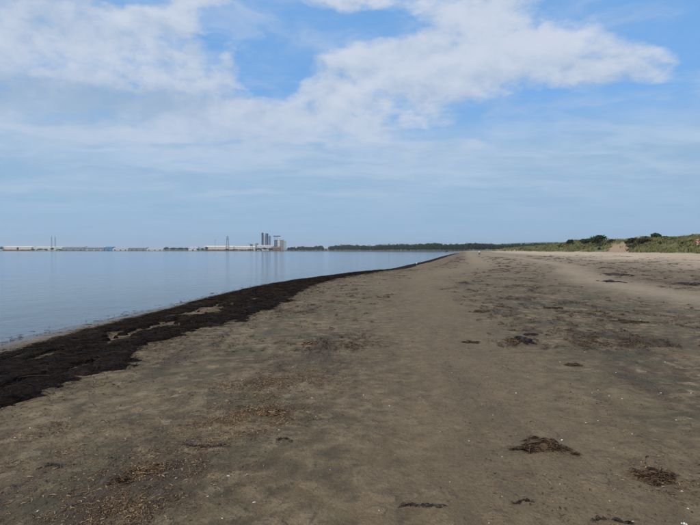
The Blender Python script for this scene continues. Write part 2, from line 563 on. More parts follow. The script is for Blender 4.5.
leafy('wood_leaf', (0.012, 0.021, 0.009), (0.030, 0.046, 0.016), (0.046, 0.060, 0.020))
leafy('bush_leaf', (0.014, 0.030, 0.012), (0.036, 0.060, 0.020), (0.030, 0.045, 0.015))
leafy('scrub_leaf', (0.022, 0.030, 0.011), (0.060, 0.064, 0.024), (0.050, 0.040, 0.020))
leafy('heath_leaf', (0.036, 0.028, 0.016), (0.070, 0.055, 0.028), (0.045, 0.048, 0.020))
leafy('marram', (0.072, 0.084, 0.028), (0.215, 0.192, 0.084), (0.030, 0.047, 0.015))
plain('bark', (0.05, 0.035, 0.025), (0.10, 0.075, 0.055), 3.0)
plain('cream', (0.60, 0.50, 0.40), (0.70, 0.60, 0.50), 0.08)
plain('cream_roof', (0.66, 0.60, 0.54), (0.76, 0.70, 0.64), 0.05)
plain('pale_green', (0.52, 0.60, 0.47), (0.60, 0.66, 0.54), 0.08)
plain('grey_clad', (0.20, 0.235, 0.27), (0.27, 0.30, 0.33), 0.06)
plain('grey_roof', (0.30, 0.33, 0.37), (0.40, 0.42, 0.45), 0.05)
plain('blue_clad', (0.08, 0.22, 0.40), (0.11, 0.27, 0.46), 0.08)
plain('white_clad', (0.58, 0.58, 0.57), (0.68, 0.68, 0.67), 0.08)
plain('brown_clad', (0.20, 0.12, 0.085), (0.28, 0.17, 0.12), 0.1)
plain('dark_door', (0.05, 0.055, 0.065), (0.09, 0.095, 0.105), 0.3)
plain('window_dark', (0.03, 0.04, 0.05), (0.06, 0.07, 0.08), 0.3, 0.15, 0.5)
plain('silo_dark', (0.055, 0.075, 0.115), (0.085, 0.105, 0.15), 0.1)
plain('silo_blue', (0.095, 0.125, 0.185), (0.13, 0.165, 0.225), 0.1)
plain('silo_pale', (0.42, 0.46, 0.50), (0.50, 0.54, 0.57), 0.1)
plain('taupe', (0.27, 0.25, 0.22), (0.34, 0.31, 0.27), 0.1)
plain('steel', (0.13, 0.15, 0.17), (0.19, 0.21, 0.23), 0.5, 0.5, 0.5)
plain('revetment', (0.035, 0.035, 0.035), (0.075, 0.07, 0.065), 0.25)
plain('white_paint', (0.76, 0.75, 0.72), (0.82, 0.81, 0.79), 4.0, 0.5)
plain('red_paint', (0.42, 0.035, 0.025), (0.52, 0.05, 0.035), 6.0, 0.5)
plain('skin', (0.42, 0.26, 0.19), (0.46, 0.29, 0.21), 5.0)
plain('shirt', (0.78, 0.78, 0.78), (0.84, 0.84, 0.84), 5.0)
plain('trousers', (0.025, 0.027, 0.035), (0.04, 0.042, 0.05), 5.0)
plain('hair', (0.04, 0.028, 0.02), (0.06, 0.04, 0.03), 20.0)
plain('feather_white', (0.74, 0.73, 0.71), (0.80, 0.79, 0.77), 20.0)
plain('feather_grey', (0.36, 0.37, 0.39), (0.42, 0.43, 0.45), 20.0)
plain('beak', (0.55, 0.33, 0.06), (0.60, 0.38, 0.08), 20.0)
plain('leg_pink', (0.45, 0.28, 0.24), (0.50, 0.32, 0.27), 20.0)


# ------------------------------------------------------------------ object helpers
def tag(o, label=None, cat=None, group=None, kind=None):
    for k, v in (('label', label), ('category', cat), ('group', group), ('kind', kind)):
        if v:
            o[k] = v
    return o


def np_mesh(name, V, Fq, material, parent=None, smooth=False):
    """mesh from numpy vertices and an (n,4) or (n,3) face array"""
    me = bpy.data.meshes.new(name)
    V = np.ascontiguousarray(V, dtype=np.float32); Fq = np.ascontiguousarray(Fq, dtype=np.int32)
    k = Fq.shape[1]
    me.vertices.add(len(V)); me.vertices.foreach_set('co', V.ravel())
    me.loops.add(Fq.size); me.loops.foreach_set('vertex_index', Fq.ravel())
    me.polygons.add(len(Fq)); me.polygons.foreach_set('loop_start', np.arange(0, Fq.size, k, dtype=np.int32))
    me.polygons.foreach_set('loop_total', np.full(len(Fq), k, dtype=np.int32))
    if smooth:
        me.polygons.foreach_set('use_smooth', np.ones(len(Fq), dtype=bool))
    me.update(calc_edges=True)
    me.materials.append(MATS[material])
    o = bpy.data.objects.new(name, me)
    col.objects.link(o)
    o.parent = parent
    return o


def bm_obj(name, bm, material, parent=None, smooth=False):
    me = bpy.data.meshes.new(name)
    bmesh.ops.recalc_face_normals(bm, faces=bm.faces)
    for f in bm.faces:
        f.smooth = smooth
    bm.to_mesh(me); bm.free()
    me.materials.append(MATS[material])
    o = bpy.data.objects.new(name, me)
    col.objects.link(o)
    o.parent = parent
    return o


def empty(name, loc, label=None, cat=None, group=None):
    o = bpy.data.objects.new(name, None)
    col.objects.link(o)
    o.location = loc
    return tag(o, label, cat, group)


def box(bm, x0, x1, y0, y1, z0, z1):
    v = [bm.verts.new(p) for p in ((x0, y0, z0), (x1, y0, z0), (x1, y1, z0), (x0, y1, z0), (x0, y0, z1), (x1, y0, z1), (x1, y1, z1), (x0, y1, z1))]
    for f in ((0, 1, 2, 3), (4, 5, 6, 7), (0, 1, 5, 4), (1, 2, 6, 5), (2, 3, 7, 6), (3, 0, 4, 7)):
        bm.faces.new([v[i] for i in f])


def tube(bm, pts, radii, n=8, cap=True):
    pts = [Vector(p) for p in pts]
    if isinstance(radii, (int, float)):
        radii = [radii] * len(pts)
    rings = []
    for i, p in enumerate(pts):
        d = (pts[min(i + 1, len(pts) - 1)] - pts[max(i - 1, 0)]).normalized()
        a = d.orthogonal().normalized() if i == 0 else (a_prev - d * a_prev.dot(d)).normalized()
        a_prev = a
        b = d.cross(a)
        rings.append([bm.verts.new(p + (a * math.cos(2 * math.pi * k / n) + b * math.sin(2 * math.pi * k / n)) * radii[i]) for k in range(n)])
    for r0, r1 in zip(rings, rings[1:]):
        for k in range(n):
            bm.faces.new((r0[k], r0[(k + 1) % n], r1[(k + 1) % n], r1[k]))
    if cap:
        bm.faces.new(rings[0][::-1]); bm.faces.new(rings[-1])


def set_attr(me, name, data, typ):
    a = me.attributes.new(name, typ, 'POINT')
    data = np.ascontiguousarray(data, dtype=np.float32)
    a.data.foreach_set('color' if typ == 'FLOAT_COLOR' else 'vector' if typ == 'FLOAT_VECTOR' else 'value', data.ravel())


# ------------------------------------------------------------------ the ground sheet and the bay
ang_in = np.linspace(R(-41), R(41), 640)
ang_out = np.linspace(R(41), R(319), 140)[1:-1]
ANG = np.concatenate([ang_in, ang_out])
ratio = 1.0172
NR = int(math.log(9000 / 0.9) / math.log(ratio)) + 1
RAD = 0.9 * ratio ** np.arange(NR)
RAD = np.concatenate([[0.05], RAD])
aa, rr_ = np.meshgrid(ANG, RAD)
gx = (np.sin(aa) * rr_).ravel(); gy = (np.cos(aa) * rr_).ravel()
STD = coords(gx, gy)
gz = ground(gx, gy, STD)
s_, t_, D_ = STD
na_, nr_ = len(ANG), len(RAD)
ii, jj = np.meshgrid(np.arange(nr_ - 1), np.arange(na_), indexing='ij')
j2 = (jj + 1) % na_
faces = np.stack([ii * na_ + jj, ii * na_ + j2, (ii + 1) * na_ + j2, (ii + 1) * na_ + jj], -1).reshape(-1, 4)
sand = np_mesh('beach_sand', np.stack([gx, gy, gz], 1), faces, 'sand', smooth=True)
tag(sand, kind='structure')


PATCH = []
for (px, py, rx, ry, k) in [(140, 482, 75, 36, 1.0), (110, 515, 50, 18, .9), (265, 413, 40, 14, .9), (230, 418, 40, 16, .6), (45, 455, 40, 14, .35),
                            (300, 378, 50, 12, .6), (250, 385, 40, 10, .5), (60, 430, 40, 12, .3), (660, 478, 36, 16, .5), (560, 400, 80, 14, .35), (520, 450, 60, 12, .2)]:
    ax, ay = on_ground(px, py); bx, by = on_ground(px + rx, py); cx_, cy_ = on_ground(px, py - ry)
    PATCH.append((ax, ay, abs(bx - ax), abs(cy_ - ay), k))


def litter_density(x, y, s, t):
    """how much loose weed lies on the sand, from the tide lines and a few known patches"""
    n = fbm(s / 0.9, t / 3.2, 4, 41)
    band = 0.50 * np.exp(-((s - 5.6) / 1.6) ** 2) + 0.55 * np.exp(-((s - 7.6) / 0.8) ** 2) * (1 - sstep(y, 7, 16)) \
        + 0.75 * np.exp(-((s - 13.8) / 2.6) ** 2) + 0.75 * np.exp(-((s - 23.5) / 2.8) ** 2) + 0.10
    band = band * (1 - sstep(s, 30, 36)) * sstep(s, 0.5, 2.0)
    dl = np.clip(band * sstep(n, 0.42, 0.66) * 1.3, 0, 1)
    br = 0.30 + 1.2 * sstep(fbm(x / 0.22, y / 0.22, 3, 81), 0.42, 0.60)
    for (ax, ay, qx, qy, k) in PATCH:
        dl = np.maximum(dl, k * np.exp(-(((x - ax) / qx) ** 2 + ((y - ay) / qy) ** 2)) * br)
    return dl


sm = np.where(s_ < 0, 1.0, np.exp(-np.maximum(s_ - 0.5, 0) / 0.6))
wetv = np.clip(sm, 0, 1) * (gy < 900)
dryv = (0.30 * sstep(gy, 18, 90) * sstep(s_, 6, 10) + 0.70 * sstep(s_ + 8 * (fbm(gx / 9, gy / 16, 3, 51) - 0.5), 22, 34)) * (gy < 900)
dryv = np.maximum(dryv, 0.48 * np.exp(-((s_ - 18.6) / 1.6) ** 2) * (gy < 300))
Dw = D_ + 5.0 * (fbm(gx / 13, gy / 13, 3, 5) - 0.5) * (1 - sstep(gy, 500, 900))
dunev = sstep(Dw + 3.0 * (fbm(gx / 3, gy / 3, 3, 53) - 0.5), 0.0, 1.6)
algv = sstep(s_, 10.5, 12.5) * (1 - sstep(s_, 17, 20)) + 0.75 * np.exp(-((s_ - 6.6) / 1.5) ** 2)
algv = np.clip(algv * (1 - sstep(gy, 14, 40)), 0, 1)
farv = np.maximum(sstep(gy, 780, 900) * sstep(s_, 3, 10), sstep(D_, 70, 130) * sstep(np.hypot(gx, gy), 250, 500))
tr_ = np.exp(-((s_ - 9.6 - 0.5 * np.sin(t_ / 9)) / 1.25) ** 2)


def slide(x, y, Dq):
    """the bare, ragged sand slide in the dune front"""
    b = x / np.maximum(y, 1e-3)
    wob = fbm(x / 2.6, y / 2.6, 4, 61) - 0.5
    half = 0.021 * (1.10 - 0.025 * np.clip(Dq, 0, 14)) + 0.038 * wob
    m_ = sstep(half - np.abs(b - 0.488 - 0.0007 * np.clip(Dq, 0, 12)), -0.002, 0.003)
    return m_ * (y > 0) * sstep(Dq, -1, 0.5) * (1 - sstep(Dq + 5 * wob, 9, 13))


def slope_at(px0, px1, y0, y1):
    """pixels -> mask on the dune front, by bearing and distance"""
    b = gx / np.maximum(gy, 1e-3)
    u0, u1 = (px0 - 350) / F, (px1 - 350) / F
    m_ = sstep(b + 0.012 * (fbm(gx / 4, gy / 4, 2, 61) - 0.5), u0, u0 + 0.006) * (1 - sstep(b + 0.012 * (fbm(gx / 4, gy / 4, 2, 62) - 0.5), u1 - 0.006, u1))
    return m_ * (gy > 0)


barev = slide(gx, gy, Dw)
barev = np.maximum(barev, 0.8 * slope_at(495, 524, 0, 0) * sstep(Dw, -1, 0.5) * (1 - sstep(Dw, 8, 16)))
heathv = slope_at(624, 652, 0, 0) * sstep(Dw + 5 * (fbm(gx / 5, gy / 5, 3, 67) - 0.5), 7, 10) * (1 - sstep(Dw, 22, 28))
heathv = np.maximum(heathv, sstep(gy, 800, 870) * (s_ > 0) * (s_ < 90) * (gx > -330))
litv = litter_density(gx, gy, s_, t_) * (gy < 800)
one = np.ones_like(gx)
set_attr(sand.data, 'zone', np.stack([wetv, dryv, litv, one], 1), 'FLOAT_COLOR')
set_attr(sand.data, 'zone_b', np.stack([dunev * (gy < 1200), algv, farv, one], 1), 'FLOAT_COLOR')
set_attr(sand.data, 'zone_c', np.stack([tr_ * (gy < 400), barev, np.clip(heathv, 0, 1), one], 1), 'FLOAT_COLOR')
set_attr(sand.data, 'shore_st', np.stack([s_, t_, np.zeros_like(s_)], 1), 'FLOAT_VECTOR')

# the bay: a level sheet over every part of the ground that lies below it
under = (gz < ZW + 0.012)
fm = under[faces].any(1)
used = np.unique(faces[fm])
remap = np.full(len(gx), -1); remap[used] = np.arange(len(used))
wv = np.stack([gx[used], gy[used], np.full(len(used), ZW)], 1)
water = np_mesh('sea_water', wv, remap[faces[fm]], 'water', smooth=True)
tag(water, kind='structure')
set_attr(water.data, 'depth', np.maximum(ZW - gz[used], 0), 'FLOAT')
set_attr(water.data, 'shore_st', np.stack([s_[used], t_[used], np.zeros(len(used))], 1), 'FLOAT_VECTOR')


# ------------------------------------------------------------------ strips of weed
def strips(x, y, z, length, width, heading, curl, lift, seg=3, roll=None):
    """many bent ribbons in one mesh: arrays in, (verts, quads) out"""
    n = len(x)
    roll = rng.uniform(-0.8, 0.8, n) if roll is None else roll
    V = np.zeros((n, seg + 1, 2, 3))
    cx = x - np.cos(heading) * length * 0.5; cy = y - np.sin(heading) * length * 0.5
    hd = heading - curl * 0.5
    for k in range(seg + 1):
        u = k / seg
        zz_ = z + lift * np.sin(np.pi * u) + 0.002
        wd = width * (0.35 + 0.65 * np.sin(np.pi * min(max(u, 0.06), 0.94)))
        px_ = -np.sin(hd); py_ = np.cos(hd)
        for e, sg in enumerate((-0.5, 0.5)):
            V[:, k, e, 0] = cx + px_ * wd * sg * np.cos(roll)
            V[:, k, e, 1] = cy + py_ * wd * sg * np.cos(roll)
            V[:, k, e, 2] = zz_ + wd * sg * np.sin(roll) + wd * 0.5 * np.abs(np.sin(roll))
        cx = cx + np.cos(hd) * length / seg; cy = cy + np.sin(hd) * length / seg
        hd = hd + curl / seg
    base_ = np.arange(n)[:, None] * (seg + 1) * 2
    q = np.concatenate([base_ + np.array([2 * k, 2 * k + 1, 2 * k + 3, 2 * k + 2])[None] for k in range(seg)], 0)
    return V.reshape(-1, 3), q


# the black wrack line along the water
SH = SHORE
seg_len = np.hypot(*(SH[1:] - SH[:-1]).T)
arc = np.concatenate([[0], np.cumsum(seg_len)]) - T0


def shore_point(t):
    x = np.interp(t, arc, SH[:, 0]); y = np.interp(t, arc, SH[:, 1])
    e = 1.5 + 0.02 * np.abs(t)
    tx = np.interp(t + e, arc, SH[:, 0]) - np.interp(t - e, arc, SH[:, 0])
    ty = np.interp(t + e, arc, SH[:, 1]) - np.interp(t - e, arc, SH[:, 1])
    l = np.hypot(tx, ty)
    return x, y, ty / l, -tx / l           # point, landward normal


IN_T = np.array([-40, 0, 6.0, 8.0, 8.9, 10.2, 13.5, 19.5, 28, 36, 46, 58, 82, 120, 200, 400])
IN_S = np.array([4.3, 4.3, 4.45, 4.95, 4.75, 4.5, 5.0, 4.9, 4.3, 3.6, 2.9, 2.4, 2.1, 2.1, 2.6, 3.5])
OUT_T = np.array([-40, 10, 16, 22, 30, 60, 400])
OUT_S = np.array([1.7, 1.6, 1.3, 0.7, 0.35, 0.25, 0.25])
HOLES = [(12.6, 3.45, 2.4, .42), (16.4, 3.2, 2.6, .70), (20.5, 3.5, 2.2, .22), (7.0, 3.95, 0.7, .09), (8.2, 4.2, .7, .10), (27.0, 3.5, 2.0, .2)]


def weed_mask(t, s):
    e = fbm(t / 0.9, s / 0.9, 4, 71) - 0.5
    e2 = fbm(t / 4.5, s / 3.0, 3, 72) - 0.5
    e3 = fbm(t / 0.20, s / 0.16, 3, 73) - 0.5
    inn = np.interp(t, IN_T, IN_S) + 0.55 * e + 0.8 * e2 + 0.55 * e3
    out = np.interp(t, OUT_T, OUT_S) + 0.5 * e + 0.4 * e3
    m_ = np.minimum((inn - s) / 0.30, (s - out) / 0.25)
    for (ht, hs, rt, rs) in HOLES:
        q = np.sqrt(((t - ht) / rt) ** 2 + ((s - hs - 0.10 * (t - ht) / rt) / rs) ** 2) + 2.2 * e + 2.4 * e3
        m_ = np.minimum(m_, np.maximum((q - 0.85) / 0.35, -0.30))
    m_ = np.minimum(m_, (0.80 - fbm(t / 3.0, s / 0.5, 4, 74)) / 0.07)
    return np.clip(m_, -1, 1)


tl = [-12.0]
while tl[-1] < 380:
    tl.append(tl[-1] + max(0.045, 0.0045 * abs(tl[-1])))
tl = np.array(tl)
vl = np.linspace(0.0, 6.0, 130)
tg, vg = np.meshgrid(tl, vl, indexing='ij')
mx, my, mnx, mny = shore_point(tg.ravel())
wx = mx + mnx * vg.ravel(); wy = my + mny * vg.ravel()
mk = weed_mask(tg.ravel(), vg.ravel())
thick = sstep(mk, 0, 1) * sstep(vg.ravel(), 0.0, 3.4 - 2.9 * sstep(tg.ravel(), 22, 42)) * (0.02 + 0.09 * fbm(wx / 0.5, wy / 0.5, 3, 76) + 0.05 * (fbm(wx / 0.13, wy / 0.13, 3, 77) - 0.5))
wz = ground(wx, wy, fine=False) + np.where(mk > 0, thick + 0.004 * sstep(mk, 0, .3) - 0.006 + 0.03 * sstep(tg.ravel(), 40, 100), -0.09)
nt_, nv_ = len(tl), len(vl)
ii, jj = np.meshgrid(np.arange(nt_ - 1), np.arange(nv_ - 1), indexing='ij')
wf = np.stack([ii * nv_ + jj, ii * nv_ + jj + 1, (ii + 1) * nv_ + jj + 1, (ii + 1) * nv_ + jj], -1).reshape(-1, 4)
wf = wf[(mk[wf] > 0).any(1)]
us = np.unique(wf); rm = np.full(len(wx), -1); rm[us] = np.arange(len(us))
wrack = np_mesh('wrack_line', np.stack([wx, wy, wz], 1)[us], rm[wf], 'weed_mat', smooth=True)

tag(wrack, 'broad band of black rotting seaweed along the water edge', 'seaweed', kind='stuff')
N = 130000
tt = -6 + 60 * rng.random(N) ** 1.5
ss_ = rng.uniform(0.2, 6.3, N)
kk = weed_mask(tt, ss_)
keep = kk > np.where(rng.random(N) < 0.06, -1.5 + 1.0 * np.abs(rng.normal(0, 1, N)), rng.uniform(-0.40, 0.5, N))
tt, ss_, kk = tt[keep], ss_[keep], kk[keep]
mx, my, mnx, mny = shore_point(tt)
x = mx + mnx * ss_; y = my + mny * ss_
z = ground(x, y, fine=False) + np.where(kk > 0, sstep(kk, 0, 1) * sstep(ss_, 0.0, 3.4 - 2.9 * sstep(tt, 22, 42)) * (0.02 + 0.09 * fbm(x / 0.5, y / 0.5, 3, 76)), 0.0)
sc = 1 + np.clip(tt, 0, 60) / 30
V, q = strips(x, y, z + 0.004, (0.03 + np.where(kk < 0, 0.09, 0.30) * rng.random(len(x)) ** 1.8) * sc, (0.003 + 0.008 * rng.random(len(x)) ** 1.6) * sc, rng.uniform(0, 6.28, len(x)),
              rng.normal(0, 1.7, len(x)), rng.uniform(0.0, 0.024, len(x)))
# torn scraps that feather both edges of the band and lie in its gaps
N = 26000
tt = -6 + 60 * rng.random(N) ** 1.4
inn = np.interp(tt, IN_T, IN_S)
ss_ = np.where(rng.random(N) < .6, inn + 0.1 + rng.normal(0, .42, N), rng.uniform(2.4, 4.6, N))
kk = weed_mask(tt, ss_)
ok = (kk < 0.3) & (fbm(tt / .5, ss_ / .3, 3, 79) > rng.uniform(.28, .52, N))
tt, ss_ = tt[ok], ss_[ok]
mx, my, mnx, mny = shore_point(tt)
x = mx + mnx * ss_; y = my + mny * ss_
sc = 1 + np.clip(tt, 0, 60) / 30
V2, q2 = strips(x, y, ground(x, y) + .001, (.008 + .07 * rng.random(len(x)) ** 2.5) * sc, rng.uniform(.003, .009, len(x)) * sc, rng.uniform(0, 6.28, len(x)), rng.normal(0, 1.3, len(x)), rng.uniform(0, .01, len(x)))
q = np.concatenate([q, q2 + len(V)]) if q.shape[1] == q2.shape[1] else q
V = np.concatenate([V, V2])
tag(np_mesh('wrack_fronds', V, q, 'wet_weed'), 'loose black seaweed fronds heaped on the wrack band', 'seaweed', kind='stuff')

N = 2600
tt = -4 + 50 * rng.random(N) ** 1.5
ss_ = np.where(rng.random(N) < .75, rng.uniform(0.15, 2.0, N), rng.uniform(-0.5, 0.3, N))
keep = fbm(tt / 1.5, ss_ / .5, 3, 78) > 0.47
tt, ss_ = tt[keep], ss_[keep]
mx, my, mnx, mny = shore_point(tt)
x = mx + mnx * ss_; y = my + mny * ss_
sc = 1 + np.clip(tt, 0, 60) / 30
V, q = strips(x, y, np.maximum(ground(x, y), ZW - .004), rng.uniform(.02, .14, len(x)) * sc, rng.uniform(.004, .012, len(x)) * sc, rng.uniform(0, 6.28, len(x)), rng.normal(0, 1.3, len(x)), rng.uniform(0, .012, len(x)))
tag(np_mesh('weed_scraps', V, q, 'wet_weed'), 'loose weed scraps on the wet margin and in the shallows', 'seaweed', kind='stuff')

# crumbs of weed over the near sand
N = 260000
rad = 2.6 + 24 * rng.random(N) ** 1.4
an = rng.uniform(R(-40), R(40), N)
x = np.sin(an) * rad; y = np.cos(an) * rad
s1, t1, D1 = coords(x, y)
dl = litter_density(x, y, s1, t1)
keep = (rng.random(N) < dl * 0.5 * (1 - 0.65 * sstep(rad, 8, 15))) & (s1 > 1.5)
PX, PY = [], []
for (ax, ay, qx, qy, k) in PATCH[:9]:
    m = int(5200 * k * min(1.0, qx * qy / 0.25))
    ux = ax + rng.normal(0, .62, m) * qx; uy = ay + rng.normal(0, .62, m) * qy
    ok = rng.random(m) < 0.12 + 1.1 * sstep(fbm(ux / .16, uy / .16, 3, 83), .42, .60)
    PX.append(ux[ok]); PY.append(uy[ok])
PX = np.concatenate(PX); PY = np.concatenate(PY)
x = np.concatenate([x[keep], PX]); y = np.concatenate([y[keep], PY]); rad = np.hypot(x, y)
sc = 1 + rad / 16
V, q = strips(x, y, ground(x, y) + 0.0012 * sc, (0.007 + 0.036 * rng.random(len(x)) ** 3.2) * sc, (0.002 + 0.007 * rng.random(len(x)) ** 1.7) * sc, rng.uniform(0, 6.28, len(x)),
              rng.normal(0, 1.2, len(x)), rng.uniform(0, 0.006, len(x)), seg=2, roll=rng.uniform(-.5, .5, len(x)))
tag(np_mesh('weed_litter', V, q, 'dry_weed'), 'brown crumbs of dried seaweed strewn over the sand', 'seaweed', kind='stuff')

# low dark drifts of weed farther off, too many to count
VV, QQ, off = [], [], 0
M = 0
while M < 900:
    d = 9 + 130 * random.random() ** 1.6
    b = random.uniform(-0.25, 0.75)
    xx, yy = b * d, d
    s1, t1, D1 = coords(np.array([xx]), np.array([yy]))
    if s1[0] < 5.5 or s1[0] > 33 or abs(s1[0] - 9.6) < 1.1 or abs(s1[0] - 18.5) < 1.4:
        continue
    if random.random() > 0.15 + float(litter_density(np.array([xx]), np.array([yy]), s1, t1)[0]):
        continue
    M += 1
    big = random.random() ** 3
    n = int(10 + 34 * big)
    L = (0.12 + 0.75 * big) * (1 + d / 70)
    hd = math.atan2(0.97, 0.22) + random.gauss(0, 0.5)
    u = rng.normal(0, 0.5, n) * L; v = rng.normal(0, 0.11, n) * L
    fx = xx + math.cos(hd) * u - math.sin(hd) * v; fy = yy + math.sin(hd) * u + math.cos(hd) * v
    sc = 1 + d / 18
    V, q = strips(fx, fy, ground(fx, fy) + 0.003 * (1 + d / 14), rng.uniform(0.02, 0.08, n) * sc, rng.uniform(0.005, 0.012, n) * sc, hd + rng.normal(0, 0.7, n), rng.normal(0, 1, n),
                  rng.uniform(0.0, 0.016, n) * (1 + d / 60), seg=2, roll=rng.uniform(-.6, .6, n))
    VV.append(V); QQ.append(q + off); off += len(V)
tag(np_mesh('weed_drifts', np.concatenate(VV), np.concatenate(QQ), 'drift_weed'), 'thin dark drifts of seaweed scattered along old tide lines', 'seaweed', kind='stuff')


# ------------------------------------------------------------------ single clumps of weed
def clump(px, py, wpx, hpx, height, material, label, n=420, wisp=False):
    cx_, cy_ = on_ground(px, py)
    dist = math.hypot(cx_, cy_)
    a = wpx / F * dist * 0.5
    p1 = on_ground(px, py + hpx * 0.5); p0 = on_ground(px, py - hpx * 0.5)
    b = max(0.5 * math.hypot(p1[0] - p0[0], p1[1] - p0[1]) * 0.75, a * 0.2)
    r_ = random.Random(int(px * 7 + py))
    org = np.array([cx_, cy_, H(cx_, cy_)])
    k = 1 + dist / 14
    Vs, Qs, off = [], [], 0
    if wisp:
        # a few bent strands lying along a wandering line
        n = 46
        u = np.sort(rng.uniform(-1, 1, n))
        lx = u * a; ly = b * (0.6 * np.sin(u * 2.6 + px) + rng.normal(0, .28, n))
        x = cx_ + lx; y = cy_ + ly
        gap = u > -2.0
        x, y, u = x[gap], y[gap], u[gap]
        n = len(x)
        hd = np.arctan2(0.6 * b * 2.6 * np.cos(u * 2.6 + px), a) + rng.normal(0, .45, n)
        V, q = strips(x, y, ground(x, y) - .001, a * rng.uniform(.12, .42, n), rng.uniform(.003, .010, n) * k, hd, rng.normal(0, .9, n), rng.uniform(.001, .012, n), seg=4)
        Vs.append(V); Qs.append(q)
    else:
        # several unequal lumps run together, each covered with strands
        lumps = [(0.0, 0.0, 0.62, 1.0)]
        for i in range(r_.randint(4, 6)):
            th = r_.uniform(0, 6.28); rr = r_.uniform(.35, .82)
            lumps.append((math.cos(th) * rr, math.sin(th) * rr, r_.uniform(.16, .42), r_.uniform(.25, .75)))
        for i in range(7):
            th = r_.uniform(0, 6.28); rr = r_.uniform(.75, 1.5)
            lumps.append((math.cos(th) * rr, math.sin(th) * rr, r_.uniform(.05, .16), .12))
        for (lu, lv, lr, lh) in lumps:
            nr, na = 5, 16
            i_, j_ = np.meshgrid(np.arange(nr + 1), np.arange(na), indexing='ij')
            th = 2 * np.pi * j_.ravel() / na; f = i_.ravel() / nr
            ed = 0.45 + 0.95 * fbm(np.cos(th) * 1.6 + px + lu * 9, np.sin(th) * 1.6 + py, 3, 3)
            x = cx_ + (lu + np.cos(th) * lr * f * ed) * a; y = cy_ + (lv + np.sin(th) * lr * f * ed) * b
            hz_ = height * lh * np.maximum(0, 1 - f ** 2) * (0.35 + 0.9 * fbm(x / (a * .3), y / (a * .3), 2, 5)) * .8
            Vs.append(np.stack([x, y, ground(x, y) + hz_ - .004 * (f > .9)], 1))
            Qs.append(np.array([(i * na + j, (i + 1) * na + j, (i + 1) * na + (j + 1) % na, i * na + (j + 1) % na) for i in range(nr) for j in range(na)]) + off)
            off += len(Vs[-1])
            m = int(n * (lr * 1.1))
            th = rng.uniform(0, 6.28, m); f = rng.random(m) ** .55 * 1.35
            ed = 0.45 + 0.95 * fbm(np.cos(th) * 1.6 + px + lu * 9, np.sin(th) * 1.6 + py, 3, 3)
            x = cx_ + (lu + np.cos(th) * lr * f * ed) * a; y = cy_ + (lv + np.sin(th) * lr * f * ed) * b
            zz_ = height * lh * np.maximum(0, 1 - f ** 2) * rng.uniform(.2, .8, m)
            main = rng.normal(-0.5 if px > 500 else 0.3, .8, m)
            V, q = strips(x, y, ground(x, y) + zz_ - .001, (.02 + .16 * rng.random(m) ** 2) * (.5 + a), (.0018 + .0062 * rng.random(m) ** 2) * k, main, rng.normal(0, 1.6, m), rng.uniform(.001, .010, m) + height * .08, seg=4)
            Vs.append(V); Qs.append(q + off); off += len(V)
    o = np_mesh('seaweed_clump', np.concatenate(Vs) - org, np.concatenate(Qs), material)
    o.location = org
    tag(o, label, 'seaweed', 'single clumps of seaweed on the sand')
    CLUMPS.append((px, py, label))
    return o


CLUMPS = []
for args in [
    (525, 341, 15, 9, 0.085, 'black_weed', 'compact black seaweed lump standing up from the open sand, right of centre'),
    (531, 334.5, 11, 2.2, 0.02, 'black_weed', 'flat dark sliver of seaweed just behind the compact black lump'),
    (512, 341.5, 8, 4, 0.03, 'dry_weed', 'small faint brown tuft just left of the compact black lump'),
    (545, 447, 44, 17, 0.032, 'clump_weed', 'brown matted clump of stringy seaweed with a white shell on its edge'),
    (657, 477, 32, 14, 0.024, 'clump_weed', 'ragged brown seaweed clump among shells by the green algae stain'),
    (612, 521, 36, 8, 0.025, 'black_weed', 'spindly black seaweed twig at the bottom edge, right of centre', 420, True),
    (522, 502, 20, 5, 0.015, 'black_weed', 'short broken black strand left of the spindly black twig', 420, True),
    (272, 413, 22, 7, 0.03, 'dry_weed', 'reddish brown weed heap with dark underside left of the smooth track'),
    (310, 343.5, 13, 3.5, 0.03, 'dry_weed', 'isolated flat rust brown weed patch below the black wrack band'),
    (285, 440, 16, 7, 0.02, 'black_weed', 'small dark forked weed scrap on bare grey sand left of centre', 420, True),
    (424, 506, 46, 5, 0.012, 'black_weed', 'long thin curved line of dark weed near the bottom centre', 420, True),
    (150, 470, 26, 8, 0.035, 'dry_weed', 'curly tan and brown weed heap with pale bits, bottom left'),
    (120, 480, 14, 5, 0.016, 'drift_weed', 'dark knot in the brown weed litter at bottom left'),
    (470, 342.5, 12, 3, 0.018, 'drift_weed', 'dark scrap of weed on the right margin of the smooth track'),
    (632, 322, 26, 4, 0.025, 'drift_weed', 'wide dark weed streak at right, above the algae-green sand'),
    (575, 365, 14, 3, 0.014, 'drift_weed', 'low dark weed scrap below and right of the compact lump'),
    (617, 274.5, 20, 3, 0.12, 'black_weed', 'dark wavy weed drift far up the beach towards the dunes'),
    (612, 281.5, 14, 2.4, 0.08, 'black_weed', 'narrow dark weed drift on the pale smooth strip of sand'),
    (692, 284.5, 24, 3.4, 0.10, 'black_weed', 'dark weed drift at the right edge of the upper beach'),
    (481, 311.5, 14, 2.4, 0.025, 'drift_weed', 'dark lens of weed just right of the track, middle distance'),
    (552, 308, 16, 2.2, 0.03, 'drift_weed', 'slim dark weed lens in the middle distance, right of the track'),
    (52, 467, 22, 6, 0.015, 'black_weed', 'thin dark strands on olive sand near the left edge', 420, True),
    (205, 446, 40, 4, 0.012, 'black_weed', 'slanting line of dark strands right of the brown litter patch', 420, True),
]:
    clump(*args)

